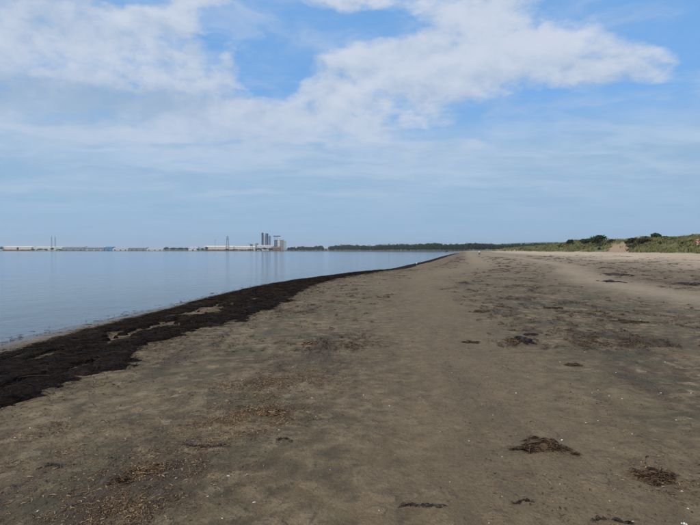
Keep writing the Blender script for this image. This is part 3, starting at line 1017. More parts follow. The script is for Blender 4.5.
# ------------------------------------------------------------------ shells
bm = bmesh.new()
NRIB, NRAD = 22, 5
gridv = []
for i in range(NRAD + 1):
    row = []
    for j in range(NRIB + 1):
        th = math.pi * (0.06 + 0.88 * j / NRIB)
        u = i / NRAD
        rib = 1 + 0.05 * (1 if j % 2 else -1) * u
        row.append(bm.verts.new((math.cos(th) * u * rib, math.sin(th) * u * 0.92 * rib - 0.45, 0.42 * math.sin(math.pi * (0.12 + 0.80 * (1 - u))) * math.sin(th) * rib)))
    gridv.append(row)
for i in range(NRAD):
    for j in range(NRIB):
        bm.faces.new((gridv[i][j], gridv[i][j + 1], gridv[i + 1][j + 1], gridv[i + 1][j])) if i else bm.faces.new((gridv[1][j], gridv[1][j + 1], gridv[0][j]))
bmesh.ops.remove_doubles(bm, verts=bm.verts, dist=1e-4)
geo = bmesh.ops.solidify(bm, geom=bm.faces[:], thickness=0.05)
shell0 = bm_obj('shell', bm, 'shell', smooth=True)
SHELLS = [(562, 440, 4.5, 'white shell resting on the edge of the brown matted clump'), (586, 423, 2.6, 'white shell, left one of a pair above the matted clump'),
          (598, 421, 2.6, 'white shell, right one of a pair above the matted clump'), (632, 434, 2.4, None), (502, 457, 2.6, None), (516, 393, 2.6, None),
          (592, 393, 2.6, 'white shell, left one of the pair in the right-hand shell field'), (598, 390.5, 2.2, 'white shell, right one of the pair in the right-hand shell field'),
          (622, 399, 2.4, None), (609, 396, 2.0, None), (661, 393, 2.2, None), (616, 372.5, 2.4, None), (691, 393, 2.2, None), (641, 462, 2.2, None),
          (646, 473, 2.8, 'white shell left of the ragged brown clump'), (669.5, 473, 3.0, 'white shell right of the ragged brown clump'), (682, 491.5, 3.2, None), (688, 508.5, 3.2, None),
          (633, 521.5, 3.4, 'white shell beside the spindly black twig'), (684, 524, 7, 'largest white shell, half cut by the bottom right edge'), (502, 496.5, 2.4, None), (450, 482, 2.2, None),
          (379, 510.5, 3.0, None), (489, 523, 2.6, None), (469, 441, 2.0, None), (363.5, 395, 2.8, 'white shell on the left side of the smooth track'), (389.5, 406, 2.6, None), (316, 416.5, 2.6, None),
          (279, 430, 2.6, 'white shell above the small dark forked scrap'), (228.5, 476, 4.0, 'bright white shell on bare sand left of centre, near the bottom'), (208, 496.5, 3.2, None), (254, 502.5, 4.6, 'broad pale shell fragment near the bottom, left of centre'),
          (222, 518.5, 3.0, None), (293, 367.5, 3.2, None), (182, 469, 2.6, None), (176, 478, 2.6, None), (139, 467, 3.4, None), (15, 438, 3.4, 'pale shell at the left edge on olive sand'), (30, 428, 2.4, None), (107, 435, 2.0, None),
          (38, 511, 3.6, None), (268, 392, 2.0, None), (312, 398, 2.2, None), (242, 380, 2.4, None), (420, 398, 2.0, None), (452, 373, 2.0, None), (493, 415, 1.8, None), (603, 338, 2.4, None), (640, 320, 1.8, None),
          (665, 362, 2.0, None), (560, 362, 1.8, None), (585, 352, 1.8, None), (528, 377, 1.8, None), (546, 368, 1.6, None), (676, 420, 2.0, None), (614, 448, 1.6, None), (560, 484, 1.8, None), (440, 432, 1.6, None), (330, 470, 1.8, None),
          (395, 455, 1.6, None), (410, 345, 1.6, None), (270, 345, 1.6, None), (215, 345, 1.6, None), (180, 392, 1.8, None), (120, 408, 1.8, None), (70, 418, 2.0, None), (210, 428, 2.0, None), (350, 330, 1.5, None)]
SHORT = ['compact black lump', 'dark sliver behind the compact black lump', 'faint brown tuft by the black lump', 'brown matted clump', 'ragged brown clump', 'spindly black twig',
         'short broken black strand', 'reddish brown weed heap', 'isolated rust brown patch', 'small dark forked scrap', 'long thin curved weed line', 'curly tan weed heap', 'dark knot in the litter',
         'dark scrap on the track margin', 'wide dark weed streak', 'low dark scrap below the lump', 'dark wavy far drift', 'narrow far drift', 'right edge drift', 'dark lens by the track', 'slim dark lens',
         'thin dark strands at left', 'slanting line of strands']
taken = set()


def shell_label(px, py):
    order = sorted(range(len(CLUMPS)), key=lambda k: math.hypot(CLUMPS[k][0] - px, (CLUMPS[k][1] - py) * 1.6))
    for k in order:
        dx_, dy_ = px - CLUMPS[k][0], (py - CLUMPS[k][1]) * 1.6
        where = ['right of', 'below and right of', 'below', 'below and left of', 'left of', 'above and left of', 'above', 'above and right of'][int(round(math.atan2(dy_, dx_) / (math.pi / 4))) % 8]
        far_ = 'just' if math.hypot(dx_, dy_) < 34 else 'a little' if math.hypot(dx_, dy_) < 75 else 'well'
        t = 'tiny white shell %s %s the %s' % (far_, where, SHORT[k])
        if t not in taken:
            taken.add(t)
            return t


for i, (px, py, wpx, lab) in enumerate(SHELLS):
    o = shell0 if i == 0 else shell0.copy()
    if i:
        col.objects.link(o)
    x, y = on_ground(px, min(py, 524))
    r = wpx / F * math.hypot(x, y) * 0.5 * 0.86
    o.location = (x, y, H(x, y) - r * 0.04)
    o.scale = (r, r * random.uniform(.8, 1.1), r * random.uniform(0.8, 1.1))
    o.rotation_euler = (random.uniform(-.2, .2), random.uniform(-.2, .2), random.uniform(0, 6.28))
    tag(o, lab or shell_label(px, py), 'shell', 'white shells on the sand')


# ------------------------------------------------------------------ foliage
def leaves(cx, cy, cz, rx, ry, rz, n, size, lobes=6, flat=0.3, shear=0.0):
    """leaf clumps spread over the outer parts of several lobes"""
    V = []
    per = max(8, n // lobes)
    out = []
    for l in range(lobes):
        a = random.uniform(0, 6.28); q = random.uniform(0.15, 0.62)
        lx = math.cos(a) * q * rx; ly = math.sin(a) * q * ry; lz = random.uniform(-0.35, 0.5) * rz
        f = random.uniform(0.42, 0.66)
        d = rng.normal(0, 1, (per, 3)); d /= np.linalg.norm(d, axis=1)[:, None]
        rad = rng.uniform(0.55, 1.0, per)[:, None] ** 0.5
        p = d * rad * np.array([rx * f, ry * f, rz * f]) + np.array([lx, ly, lz])
        out.append(p)
    p = np.concatenate(out)
    p[:, 2] = np.maximum(p[:, 2], -rz * (1 - flat))
    p[:, 0] += shear * p[:, 2]
    n = len(p)
    a1 = rng.normal(0, 1, (n, 3)); a1 /= np.linalg.norm(a1, axis=1)[:, None]
    a2 = np.cross(a1, rng.normal(0, 1, (n, 3))); a2 /= np.linalg.norm(a2, axis=1)[:, None]
    sz = size * rng.uniform(0.6, 1.4, n)[:, None]
    c_ = p + np.array([cx, cy, cz])
    V = np.stack([c_ - a1 * sz * .6 - a2 * sz * .1, c_ - a2 * sz * .45, c_ + a1 * sz * .6 + a2 * sz * .1, c_ + a2 * sz * .45], 1).reshape(-1, 3)
    q = np.arange(n * 4).reshape(-1, 4)
    return V, q


def tree(name, x, y, h, wdt, label, cat, leaf='wood_leaf', n=420, size=0.9, trunk=0.3, group=None, lobes=8, base=None, shear=0.0, depth=None):
    z0 = H(x, y) - 0.1 if base is None else base
    root = empty(name, (x, y, z0), label, cat, group)
    ch = h * (1 - trunk)
    V, q = leaves(0, 0, h - ch * 0.5, wdt * .5, (depth or wdt) * .5, ch * 0.5, n, size, lobes, shear=shear)
    V[:, 2] += h - V[:, 2].max()
    np_mesh('crown', V, q, leaf, root)
    bm = bmesh.new()
    tr_r = max(0.05, h * 0.022)
    tube(bm, [(0, 0, -0.2), (0.03 * h * .3, 0, h * trunk), (0, 0.02 * h, h * 0.72)], [tr_r * 1.4, tr_r, tr_r * 0.35], 7)
    for k in range(5):
        a = 1.3 * k + random.random()
        zb = h * (trunk + 0.06 * k)
        tube(bm, [(0, 0, zb), (math.cos(a) * wdt * .16, math.sin(a) * wdt * .16, zb + h * .12), (math.cos(a) * wdt * .32, math.sin(a) * wdt * .32, zb + h * .18)], [tr_r * .6, tr_r * .4, tr_r * .15], 5)
    bm_obj('trunk', bm, 'bark', root, True)
    return root


def at(px, d):
    return (px - 350) / F * d, d


def top(py, d):
    return EYE + (HY - py) * d / F


# the wood along the far shore: one dark mass
WOODTOP_X = np.array([282, 288, 296, 303, 310, 318, 323, 326, 329, 338, 350, 362, 372, 384, 396, 408, 418, 426, 432, 440, 452, 462, 470, 474, 482, 500, 520, 545, 570, 590, 640])
WOODTOP_Y = np.array([248, 246.8, 247.2, 246, 246.6, 245.6, 246.4, 249.4, 246.2, 244.6, 244.4, 245.0, 245.6, 244.4, 243.8, 244.0, 244.2, 243.2, 243.0, 243.6, 243.8, 244.0, 243.4, 242.6, 243.6, 244.2, 243.6, 243.0, 242.4, 241.5, 241])
VV, QQ, off = [], [], 0
BM = bmesh.new()
for row in range(4):
    px = 286.0
    while px < 640:
        px += random.uniform(1.6, 3.4)
        if 323.5 < px < 328.5:
            continue
        if px < 325:
            d = np.interp(px, [285, 325], [1640, 1500]) + row * 22
        elif px < 470:
            d = np.interp(px, [325, 400, 440, 470], [1460, 1120, 960, 860]) + row * 24
        else:
            d = np.interp(px, [470, 520, 640], [880, 960, 900]) + row * 26
        X, Y = at(px, d)
        ss1 = coords(np.array([X]), np.array([Y]))[0][0]
        if ss1 < 7:
            Y += 9 - ss1; d = Y; X, Y = at(px, d)
        zg = float(ground(np.array([X]), np.array([Y]), fine=False)[0])
        zt = top(np.interp(px, WOODTOP_X, WOODTOP_Y) + random.gauss(0.35, 0.5), d)
        h = zt - zg
        if h < 2.5:
            continue
        wd = random.uniform(0.7, 1.15) * min(h, 12)
        V, q = leaves(X, Y, zg + h * .52, wd * .5, wd * .5, h * .50, 250, 1.3, 7, flat=0.0)
        VV.append(V); QQ.append(q + off); off += len(V)
        tube(BM, [(X, Y, zg - .5), (X + .2, Y, zg + h * .6)], [.28, .12], 5)
wood = np_mesh('woodland', np.concatenate(VV), np.concatenate(QQ), 'wood_leaf')
tag(wood, 'dark continuous wood along the far shore and behind the dunes', 'woodland', kind='stuff')
tk = bm_obj('trunks', BM, 'bark', wood)
tk['kind'] = 'stuff'

for (px, py, d, wpx, lab) in [
    (1.5, 246.4, 1925, 5, 'dark round tree at the extreme left of the far shore'),
    (18, 247.2, 1915, 2.6, 'lone small tree against the long cream shed at far left'),
    (33, 248.6, 1905, 5, 'low bush at the right end of the long cream shed'),
    (40, 248.3, 1905, 8, 'low wide bush in front of the pale green shed'),
    (46.5, 248.5, 1900, 6, 'low bush left of the two thin masts'),
    (52, 247.6, 1895, 4.6, 'dark bush at the foot of the two thin masts'),
    (60, 248.6, 1890, 5, 'low bush at the right end of the pale green shed'),
    (166, 246.6, 1850, 6, 'dark conical tree at the right end of the grey sheds'),
    (173, 247.3, 1850, 8, 'round green tree right of the dark conical tree'),
    (181, 247.2, 1850, 9, 'broad green tree between grey sheds and small white shed'),
    (187, 247.6, 1840, 6, 'green tree just left of the small white shed'),
    (197.8, 248.4, 1785, 3.4, 'small dark bush before the small white shed'),
    (202.5, 248.2, 1780, 4.6, 'bush between the small white shed and pointed tree'),
    (206.5, 246.2, 1780, 4.0, 'pointed dark tree left of the long pinkish shed'),
    (227.5, 248.2, 1700, 5.2, 'dark bush below the lattice pylon'),
    (234, 248.9, 1690, 8, 'low olive bush right of the lattice pylon'),
    (242, 249.1, 1680, 8, 'low olive bush below the harbour crane'),
    (250, 248.8, 1670, 9, 'low spreading bush left of the tall silos'),
    (259, 247.6, 1640, 7, 'dark tree below the dark slim silo'),
    (265, 247.4, 1640, 7, 'dark tree below the blue-grey silo'),
    (270.5, 247.5, 1635, 6, 'dark tree between the silos and the brown shed'),
]:
    X, Y = at(px, d)
    zb = H(X, Y)
    h = top(py, d) - zb
    wm = wpx / F * d
    tree('tree', X, Y, h, wm, lab, 'tree', n=420, size=1.5, trunk=0.12, group='trees along the far shore', depth=min(wm, 10))


# ------------------------------------------------------------------ buildings on the far shore
def shed(name, px0, px1, py, d, depth, wall, roof, label, ndoor=3, nwin=0, ridge=0.22, band=None, door_mat='dark_door', cat='building'):
    x0, _ = at(px0, d); x1, _ = at(px1, d)
    cx_ = (x0 + x1) / 2
    zb = min(H(x0, d), H(x1, d), H(cx_, d + depth)) - 0.2
    h = top(py, d) - zb
    hw = (x1 - x0) / 2
    root = empty(name, (cx_, d, zb), label, cat)
    he = h * (1 - ridge)
    bm = bmesh.new()
    pr = [(-hw, 0), (-hw, he), (-hw, he), (hw, 0)]
    # walls with gable ends: ridge runs along the length
    A_ = [bm.verts.new(p) for p in ((-hw, 0, 0), (-hw, depth, 0), (-hw, depth, he), (-hw, depth / 2, h - .15), (-hw, 0, he))]
    B_ = [bm.verts.new(p) for p in ((hw, 0, 0), (hw, depth, 0), (hw, depth, he), (hw, depth / 2, h - .15), (hw, 0, he))]
    bm.faces.new(A_); bm.faces.new(B_[::-1])
    for k in range(5):
        bm.faces.new((A_[k], A_[(k + 1) % 5], B_[(k + 1) % 5], B_[k]))
    bm_obj('wall', bm, wall, root)
    bm = bmesh.new()
    for sg in (0, 1):
        ya, yb = (-0.5, depth / 2) if sg == 0 else (depth + 0.5, depth / 2)
        v = [bm.verts.new(p) for p in ((-hw - .4, ya, he + .05), (hw + .4, ya, he + .05), (hw + .4, yb, h + .05), (-hw - .4, yb, h + .05),
                                      (-hw - .4, ya, he + .35), (hw + .4, ya, he + .35), (hw + .4, yb, h + .35), (-hw - .4, yb, h + .35))]
        for f in ((0, 1, 2, 3), (4, 5, 6, 7), (0, 1, 5, 4), (1, 2, 6, 5), (2, 3, 7, 6), (3, 0, 4, 7)):
            bm.faces.new([v[i] for i in f])
    bm_obj('roof', bm, roof, root)
    if band:
        bm = bmesh.new(); box(bm, -hw + .2, hw - .2, -0.12, -0.01, 0.02, he * .34)
        bm_obj('plinth', bm, band, root)
    for k in range(ndoor):
        xx = -hw + (k + 0.5) * 2 * hw / ndoor + random.uniform(-2, 2)
        bm = bmesh.new(); box(bm, xx - 2.2, xx + 2.2, -0.22, -0.125, 0.05, min(4.6, he * .62))
        bm_obj('door', bm, door_mat, root)
    for k in range(nwin):
        xx = -hw + (k + 0.25) * 2 * hw / nwin
        bm = bmesh.new(); box(bm, xx - 1.4, xx + 1.4, -0.15, -0.005, he * .66, he * .66 + 1.3)
        bm_obj('window', bm, 'window_dark', root)
    return root


shed('warehouse', 2.5, 31.5, 246.3, 1945, 50, 'cream', 'cream_roof', 'long cream warehouse at the left end of the far shore', 5, 0, .2, 'brown_clad')
shed('warehouse', 32.2, 62, 246.6, 1950, 50, 'pale_green', 'cream_roof', 'pale green long shed behind bushes and two masts', 3, 0, .2)
shed('warehouse', 63, 84, 246.4, 1930, 40, 'grey_clad', 'grey_roof', 'grey shed, leftmost of the low grey row', 3, 6)
shed('warehouse', 84.5, 104, 246.9, 1925, 40, 'grey_clad', 'grey_roof', 'grey shed directly left of the blue shed', 3, 5, door_mat='white_clad')
shed('warehouse', 104.5, 112, 246.6, 1920, 34, 'blue_clad', 'blue_clad', 'small bright blue shed within the low grey row', 1, 2)
shed('warehouse', 112.5, 128, 247.6, 1915, 34, 'white_clad', 'grey_roof', 'white-walled shed directly right of the blue shed', 3, 0, .4)
shed('warehouse', 128.5, 146, 247.3, 1910, 34, 'grey_clad', 'grey_roof', 'grey shed between the two white-walled sheds', 3, 5)
shed('warehouse', 146.5, 163, 248.0, 1895, 30, 'white_clad', 'grey_roof', 'low white-walled shed left of the green trees', 3, 0, .45)
shed('warehouse', 188.5, 197.5, 247.0, 1815, 26, 'white_clad', 'white_clad', 'small white shed right of the green trees', 1, 2, .15)
shed('warehouse', 204, 233, 245.9, 1800, 44, 'cream', 'cream_roof', 'long pinkish shed behind the lattice pylon', 5, 0, .22, 'brown_clad')
shed('warehouse', 233.5, 256.5, 246.2, 1770, 44, 'cream', 'cream_roof', 'cream shed left of the silos behind olive bushes', 3, 0, .22)
shed('warehouse', 257, 273.5, 245.3, 1700, 30, 'white_clad', 'white_clad', 'low white hall at the foot of the silos', 2, 5, .12)
shed('warehouse', 271.5, 279.8, 246.8, 1672, 18, 'brown_clad', 'brown_clad', 'red-brown shed in front of the white mill block', 1, 3, .25)
shed('house', 324.2, 327.6, 247.4, 1530, 10, 'taupe', 'grey_roof', 'pale house in the gap of the far wood', 1, 2, .35, cat='house')


def silo(px, py, d, wpx, material, label, n=1, cap='silo_pale'):
    X, Y = at(px, d)
    zb = H(X, Y) - .2
    h = top(py, d) - zb
    r = wpx / F * d * 0.5
    root = empty('silo', (X, Y, zb), label, 'silo', 'silos of the plant')
    bm = bmesh.new(); tube(bm, [(0, 0, 0), (0, 0, h * .94), (0, 0, h * .94 + .1)], [r, r, r * .98], 24)
    bm_obj('shaft', bm, material, root, False)
    bm = bmesh.new(); tube(bm, [(0, 0, h * .942), (0, 0, h * .965), (0, 0, h)], [r * 1.04, r * 1.04, r * .30], 24)
    bm_obj('roof', bm, material, root, False)
    bm = bmesh.new()
    for z_ in (h * .33, h * .66):
        tube(bm, [(0, 0, z_), (0, 0, z_ + .5)], [r * 1.03, r * 1.03], 24)
    bm_obj('hoop', bm, 'steel', root)
    bm = bmesh.new()
    for sx in (-.35, .35):
        tube(bm, [(sx, -r - .45, 0), (sx, -r - .45, h * .96)], .12, 5)
    for k in range(int(h / 2)):
        tube(bm, [(-.35, -r - .45, k * 2 + 1), (.35, -r - .45, k * 2 + 1)], .08, 4)
    bm_obj('ladder', bm, 'steel', root)


silo(262.6, 232.6, 1720, 2.2, 'silo_dark', 'tallest dark slim silo of the far plant')
silo(266.8, 233.2, 1722, 3.2, 'silo_blue', 'blue-grey silo right beside the tallest dark one')
silo(269.9, 235.6, 1728, 2.0, 'silo_pale', 'pale grey slim silo, shorter, right of the blue-grey one')
silo(264.9, 235.2, 1735, 1.4, 'silo_pale', 'thin pale silo between the two dark ones')


def block(px0, px1, py, d, depth, wall, label, nwin=4, floors=3, gantry=None, cat='building', name='mill_block'):
    x0, _ = at(px0, d); x1, _ = at(px1, d)
    cx_ = (x0 + x1) / 2; hw = (x1 - x0) / 2
    zb = H(cx_, d) - .2
    h = top(py, d) - zb
    root = empty(name, (cx_, d, zb), label, cat)
    bm = bmesh.new(); box(bm, -hw, hw, 0, depth, 0, h)
    bm_obj('wall', bm, wall, root)
    bm = bmesh.new(); box(bm, -hw - .3, hw + .3, -.3, depth + .3, h + .003, h + .7)
    bm_obj('roof', bm, 'grey_roof', root)
    for f in range(floors):
        for k in range(nwin):
            xx = -hw + (k + .5) * 2 * hw / nwin
            zz_ = h * (f + .45) / floors
            bm = bmesh.new(); box(bm, xx - hw / nwin * .4, xx + hw / nwin * .4, -.12, -.004, zz_, zz_ + 1.6)
            bm_obj('window', bm, 'window_dark', root)
    if gantry:
        gx0, gx1, gz0, gz1 = gantry
        a0 = at(gx0, d)[0] - cx_; a1 = at(gx1, d)[0] - cx_
        t0 = top(gz0, d) - zb; t1 = top(gz1, d) - zb
        bm = bmesh.new(); box(bm, a0, a1, depth * .3, depth * .6, t1, t0)
        bm_obj('conveyor_gallery', bm, 'silo_blue', root)
        bm = bmesh.new()
        for k in range(3):
            xx = max(-hw + .6, a0 + .6) + (min(hw, a1) - max(-hw, a0) - 1.2) * k / 2
            tube(bm, [(xx, depth * .45, h + .6), (xx, depth * .45, t1 + .05)], .35, 6)
        bm_obj('gallery_support', bm, 'steel', root)
    return root


block(274.2, 277.2, 239.9, 1712, 12, 'silo_blue', 'blue-grey tower of the plant under the roof gallery', 2, 4, (273, 280.2, 235.6, 236.8))
block(277.5, 280.0, 238.9, 1708, 12, 'white_clad', 'white narrow tower in the middle of the plant', 2, 4)
block(280.2, 283.4, 240.0, 1706, 12, 'taupe', 'taupe tower right of the white narrow tower', 2, 4)
block(283.6, 285.6, 241.2, 1704, 12, 'silo_pale', 'pale stair tower at the right end of the plant', 1, 4)
block(255.3, 257.8, 243.4, 1735, 10, 'taupe', 'small grey square tower left of the silos', 2, 3)


def lattice(name, px, py, d, wpx, label, cat, arms=(), taper=0.3, rad=0.3):
    X, Y = at(px, d)
    zb = H(X, Y) - .2
    h = top(py, d) - zb
    b = wpx / F * d * .5
    root = empty(name, (X, Y, zb), label, cat)
    bm = bmesh.new()
    nl = 7
    def pt(k, c_):
        f = k / nl
        q = b * (1 - (1 - taper) * f)
        return ((q, q), (-q, q), (-q, -q), (q, -q))[c_ % 4] + (h * f,)
    for c_ in range(4):
        tube(bm, [pt(0, c_), pt(nl, c_)], rad, 5)
    bm_obj('leg_frame', bm, 'steel', root)
    bm = bmesh.new()
    for k in range(nl):
        for c_ in range(4):
            tube(bm, [pt(k, c_), pt(k + 1, c_ + 1)], rad * .6, 4)
            tube(bm, [pt(k + 1, c_), pt(k + 1, c_ + 1)], rad * .6, 4)
    bm_obj('bracing', bm, 'steel', root)
    for (fz, half) in arms:
        bm = bmesh.new()
        tube(bm, [(-half, 0, h * fz), (half, 0, h * fz)], rad * .9, 5)
        tube(bm, [(-half, 0, h * fz), (0, 0, h * fz + half * .5), (half, 0, h * fz)], rad * .6, 5)
        bm_obj('cross_arm', bm, 'steel', root)


def mast(px, py, d, label, lamp=True, rad=.45, head=1.6):
    X, Y = at(px, d)
    zb = H(X, Y) - .2
    h = top(py, d) - zb
    root = empty('mast', (X, Y, zb), label, 'mast')
    bm = bmesh.new(); tube(bm, [(0, 0, 0), (0, 0, h * .5), (0, 0, h)], [rad, rad * .75, rad * .5], 8)
    bm_obj('pole', bm, 'steel', root)
    bm = bmesh.new(); box(bm, -head, head, -.5, .5, h - .2, h + 1.2)
    bm_obj('lamp_head', bm, 'steel', root)
    bm = bmesh.new(); box(bm, -1.5, 1.5, -1.5, 1.5, 0, 1.2)
    bm_obj('base', bm, 'revetment', root)


lattice('pylon', 227.6, 236.2, 1760, 3.2, 'lattice pylon rising above the long pinkish shed', 'pylon', ((.94, 3.0), (.80, 4.5), (.30, 6.0)), .32, .38)
mast(215.2, 240.0, 1770, 'short mast with square head left of the lattice pylon')
lattice('pylon', 51.8, 236.4, 1940, 1.0, 'left one of two thin masts above the pale green shed', 'pylon', ((.8, 2.2),), .35, .2)
lattice('pylon', 55.4, 236.8, 1960, 1.0, 'right one of two thin masts above the pale green shed', 'pylon', ((.8, 2.2),), .35, .2)

# harbour crane beside the silos
X, Y = at(251.6, 1725)
zb = H(X, Y) - .2
root = empty('harbour_crane', (X, Y, zb), 'low blue-grey harbour crane left of the silos', 'crane')
hh_ = top(243.0, 1725) - zb
bm = bmesh.new()
for sx in (-4, 4):
    for sy in (-3, 3):
        tube(bm, [(sx, sy, 0), (sx * .5, sy * .5, hh_ * .6)], .4, 6)
bm_obj('portal', bm, 'steel', root)
bm = bmesh.new(); box(bm, -4.5, 3.5, -2.5, 2.5, hh_ * .6, hh_ * .85)
bm_obj('machine_house', bm, 'silo_blue', root)
bm = bmesh.new(); tube(bm, [(-1, 0, hh_ * .8), (-9, 0, hh_ * .98), (-11, 0, hh_ * .9)], [.7, .5, .3], 6)
bm_obj('jib', bm, 'silo_blue', root)

# stone bank along the far shore
far_t = np.array([np.interp(px, [-40, 60, 190, 285, 345], [0, 0, 0, 0, 0]) for px in (0,)])
i0 = int(np.argmin(np.hypot(SH[:, 0] - 146, SH[:, 1] - 830)))
i1 = int(np.argmin(np.hypot(SH[:, 0] + 2200, SH[:, 1] - 2020)))
tq = np.linspace(arc[i0], arc[i1], 620)
bx_, by_, bnx, bny = shore_point(tq)
Vb = []
prof = [(-1.2, -0.6), (0.3, 0.25), (1.6, 1.15), (2.6, 1.75), (4.2, 1.8), (5.4, 0.2)]
for k in range(len(tq)):
    for (o_, z_) in prof:
        jx = random.uniform(-.35, .35); jz = random.uniform(-.22, .22)
        Vb.append((bx_[k] + bnx[k] * (o_ + jx), by_[k] + bny[k] * (o_ + jx), ZW + z_ + jz))
npf = len(prof)
fb = np.array([(k * npf + j, k * npf + j + 1, (k + 1) * npf + j + 1, (k + 1) * npf + j) for k in range(len(tq) - 1) for j in range(npf - 1)])
bank = np_mesh('stone_bank', np.array(Vb), fb, 'revetment')
tag(bank, 'low dark stone bank along the far waterline', 'sea wall')

# ------------------------------------------------------------------ dunes: grass and bushes
N = 60000
dd = 50 + 480 * rng.random(N) ** 1.5
bb = rng.uniform(0.20, 0.86, N)
x = bb * dd; y = dd
s1, t1, D1 = coords(x, y)
Dq = D1 + 5.0 * (fbm(x / 13, y / 13, 3, 5) - 0.5)
den = sstep(Dq + 3.0 * (fbm(x / 3, y / 3, 3, 53) - 0.5), 0.2, 2.5) * (Dq < 42) * (0.25 + 0.9 * sstep(fbm(x / 6, y / 6, 3, 91), 0.4, 0.6))
u604, u628 = (604 - 350) / F, (627 - 350) / F
den = den * (1 - 0.97 * slide(x, y, Dq))
den = den * (1 - 0.7 * ((bb > (495 - 350) / F) & (bb < (522 - 350) / F) & (Dq < 9)))
keep = rng.random(N) < den
x, y, dd = x[keep], y[keep], dd[keep]
n = len(x)
B = 6
X = np.repeat(x, B) + rng.normal(0, .16, n * B); Y = np.repeat(y, B) + rng.normal(0, .16, n * B)
Z = np.repeat(ground(x, y), B) - 0.06
sc = np.repeat(1 + dd / 500, B)
hgt = rng.uniform(.35, .85, n * B) * sc
lean = rng.normal(0, .30, (n * B, 2)) + np.array([.16, 0.04])
wd = rng.uniform(.03, .07, n * B) * sc * 1.4
a = rng.uniform(0, 3.14, n * B)
ox, oy = np.cos(a) * wd, np.sin(a) * wd
V = np.stack([np.stack([X - ox, Y - oy, Z], 1), np.stack([X + ox, Y + oy, Z], 1),
              np.stack([X + lean[:, 0] * hgt * .5 + ox * .6, Y + lean[:, 1] * hgt * .5 + oy * .6, Z + hgt * .6], 1),
              np.stack([X + lean[:, 0] * hgt * 1.3, Y + lean[:, 1] * hgt * 1.3, Z + hgt], 1)], 1).reshape(-1, 3)
tag(np_mesh('marram_grass', V, np.arange(len(V)).reshape(-1, 4), 'marram'), 'yellow-green marram grass covering the dunes', 'grass', kind='stuff')

VV, QQ, off = [], [], 0
for k in range(5200):
    d = 70 + 360 * random.random() ** 1.3
    b_ = random.uniform(0.24, 0.80)
    X, Y = b_ * d, d
    if fbm(np.array([X / 9.0]), np.array([Y / 9.0]), 3, 95)[0] < 0.50 or (604 < 350 + b_ * F < 627):
        continue
    Dd = coords(np.array([X]), np.array([Y]))[2][0]
    if Dd < 4.5 or Dd > 40:
        continue
    hh_ = random.uniform(.35, .95); ww = random.uniform(1.0, 2.8)
    V, q = leaves(X, Y, H(X, Y) + hh_ * .35, ww * .5, ww * .5, hh_ * .62, 60, .22 + d / 1500, 5)
    VV.append(V); QQ.append(q + off); off += len(V)
tag(np_mesh('dune_scrub', np.concatenate(VV), np.concatenate(QQ), 'scrub_leaf'), 'low dark olive scrub scattered through the dune grass', 'scrub', kind='stuff')


def stand(px, py, h, d0=62.0, d1=420.0):
    """nearest place on this bearing where a thing of height h reaches the row py"""
    d = np.linspace(d0, d1, 700)
    zg = ground((px - 350) / F * d, d)
    row = HY - (zg + h - EYE) * F / d
    Dd = coords((px - 350) / F * d, d)[2]
    row = np.where(Dd < 4.0, 999.0, row)
    k = np.nonzero(row <= py)[0]
    i = int(k[0]) if len(k) else int(np.argmin(row))
    return (px - 350) / F * d[i], float(d[i]), float(d[i])


for (px, py, d, wpx, hm, leaf, lab, shear) in [
    (597, 234.4, 236, 21, 3.4, 'bush_leaf', 'large dark wind-cut bush on the dune crest left of the bare sand slide', .5),
    (586, 238.2, 250, 11, 2.2, 'bush_leaf', 'lower dark bush at the left end of the large wind-cut bush', .2),
    (655.5, 231.2, 150, 12, 2.1, 'bush_leaf', 'dome-shaped dark bush standing highest on the skyline at right', 0),
    (666, 235.2, 152, 12, 1.2, 'bush_leaf', 'low flat bush right of the dome-shaped skyline bush', 0),
    (645, 235.4, 152, 8, 1.0, 'bush_leaf', 'small bush left of the dome-shaped skyline bush', 0),
    (634, 237.0, 165, 16, 1.6, 'heath_leaf', 'brown heathy thicket right of the bare sand slide', 0),
    (644, 238.0, 140, 14, 1.4, 'heath_leaf', 'brown low thicket below the small skyline bush', 0),
    (628, 240.0, 150, 10, 1.0, 'heath_leaf', 'brown scrub at the upper right rim of the sand slide', 0),
    (570, 238.9, 330, 7, 2.6, 'bush_leaf', 'small dark bush on the dune skyline left of the wind-cut bush', 0),
    (612, 238.8, 230, 10, 1.4, 'heath_leaf', 'dark scrub at the top of the bare sand slide', 0),
]:
    X, Y, d = stand(px, py, hm)
    h = hm
    wm = wpx / F * d
    tree('bush', X, Y, h, wm, lab, 'bush', leaf, n=1100, size=.30 + d / 1400, trunk=0.04, lobes=11, group='bushes on the dunes', shear=shear, depth=min(wm, 4.5))


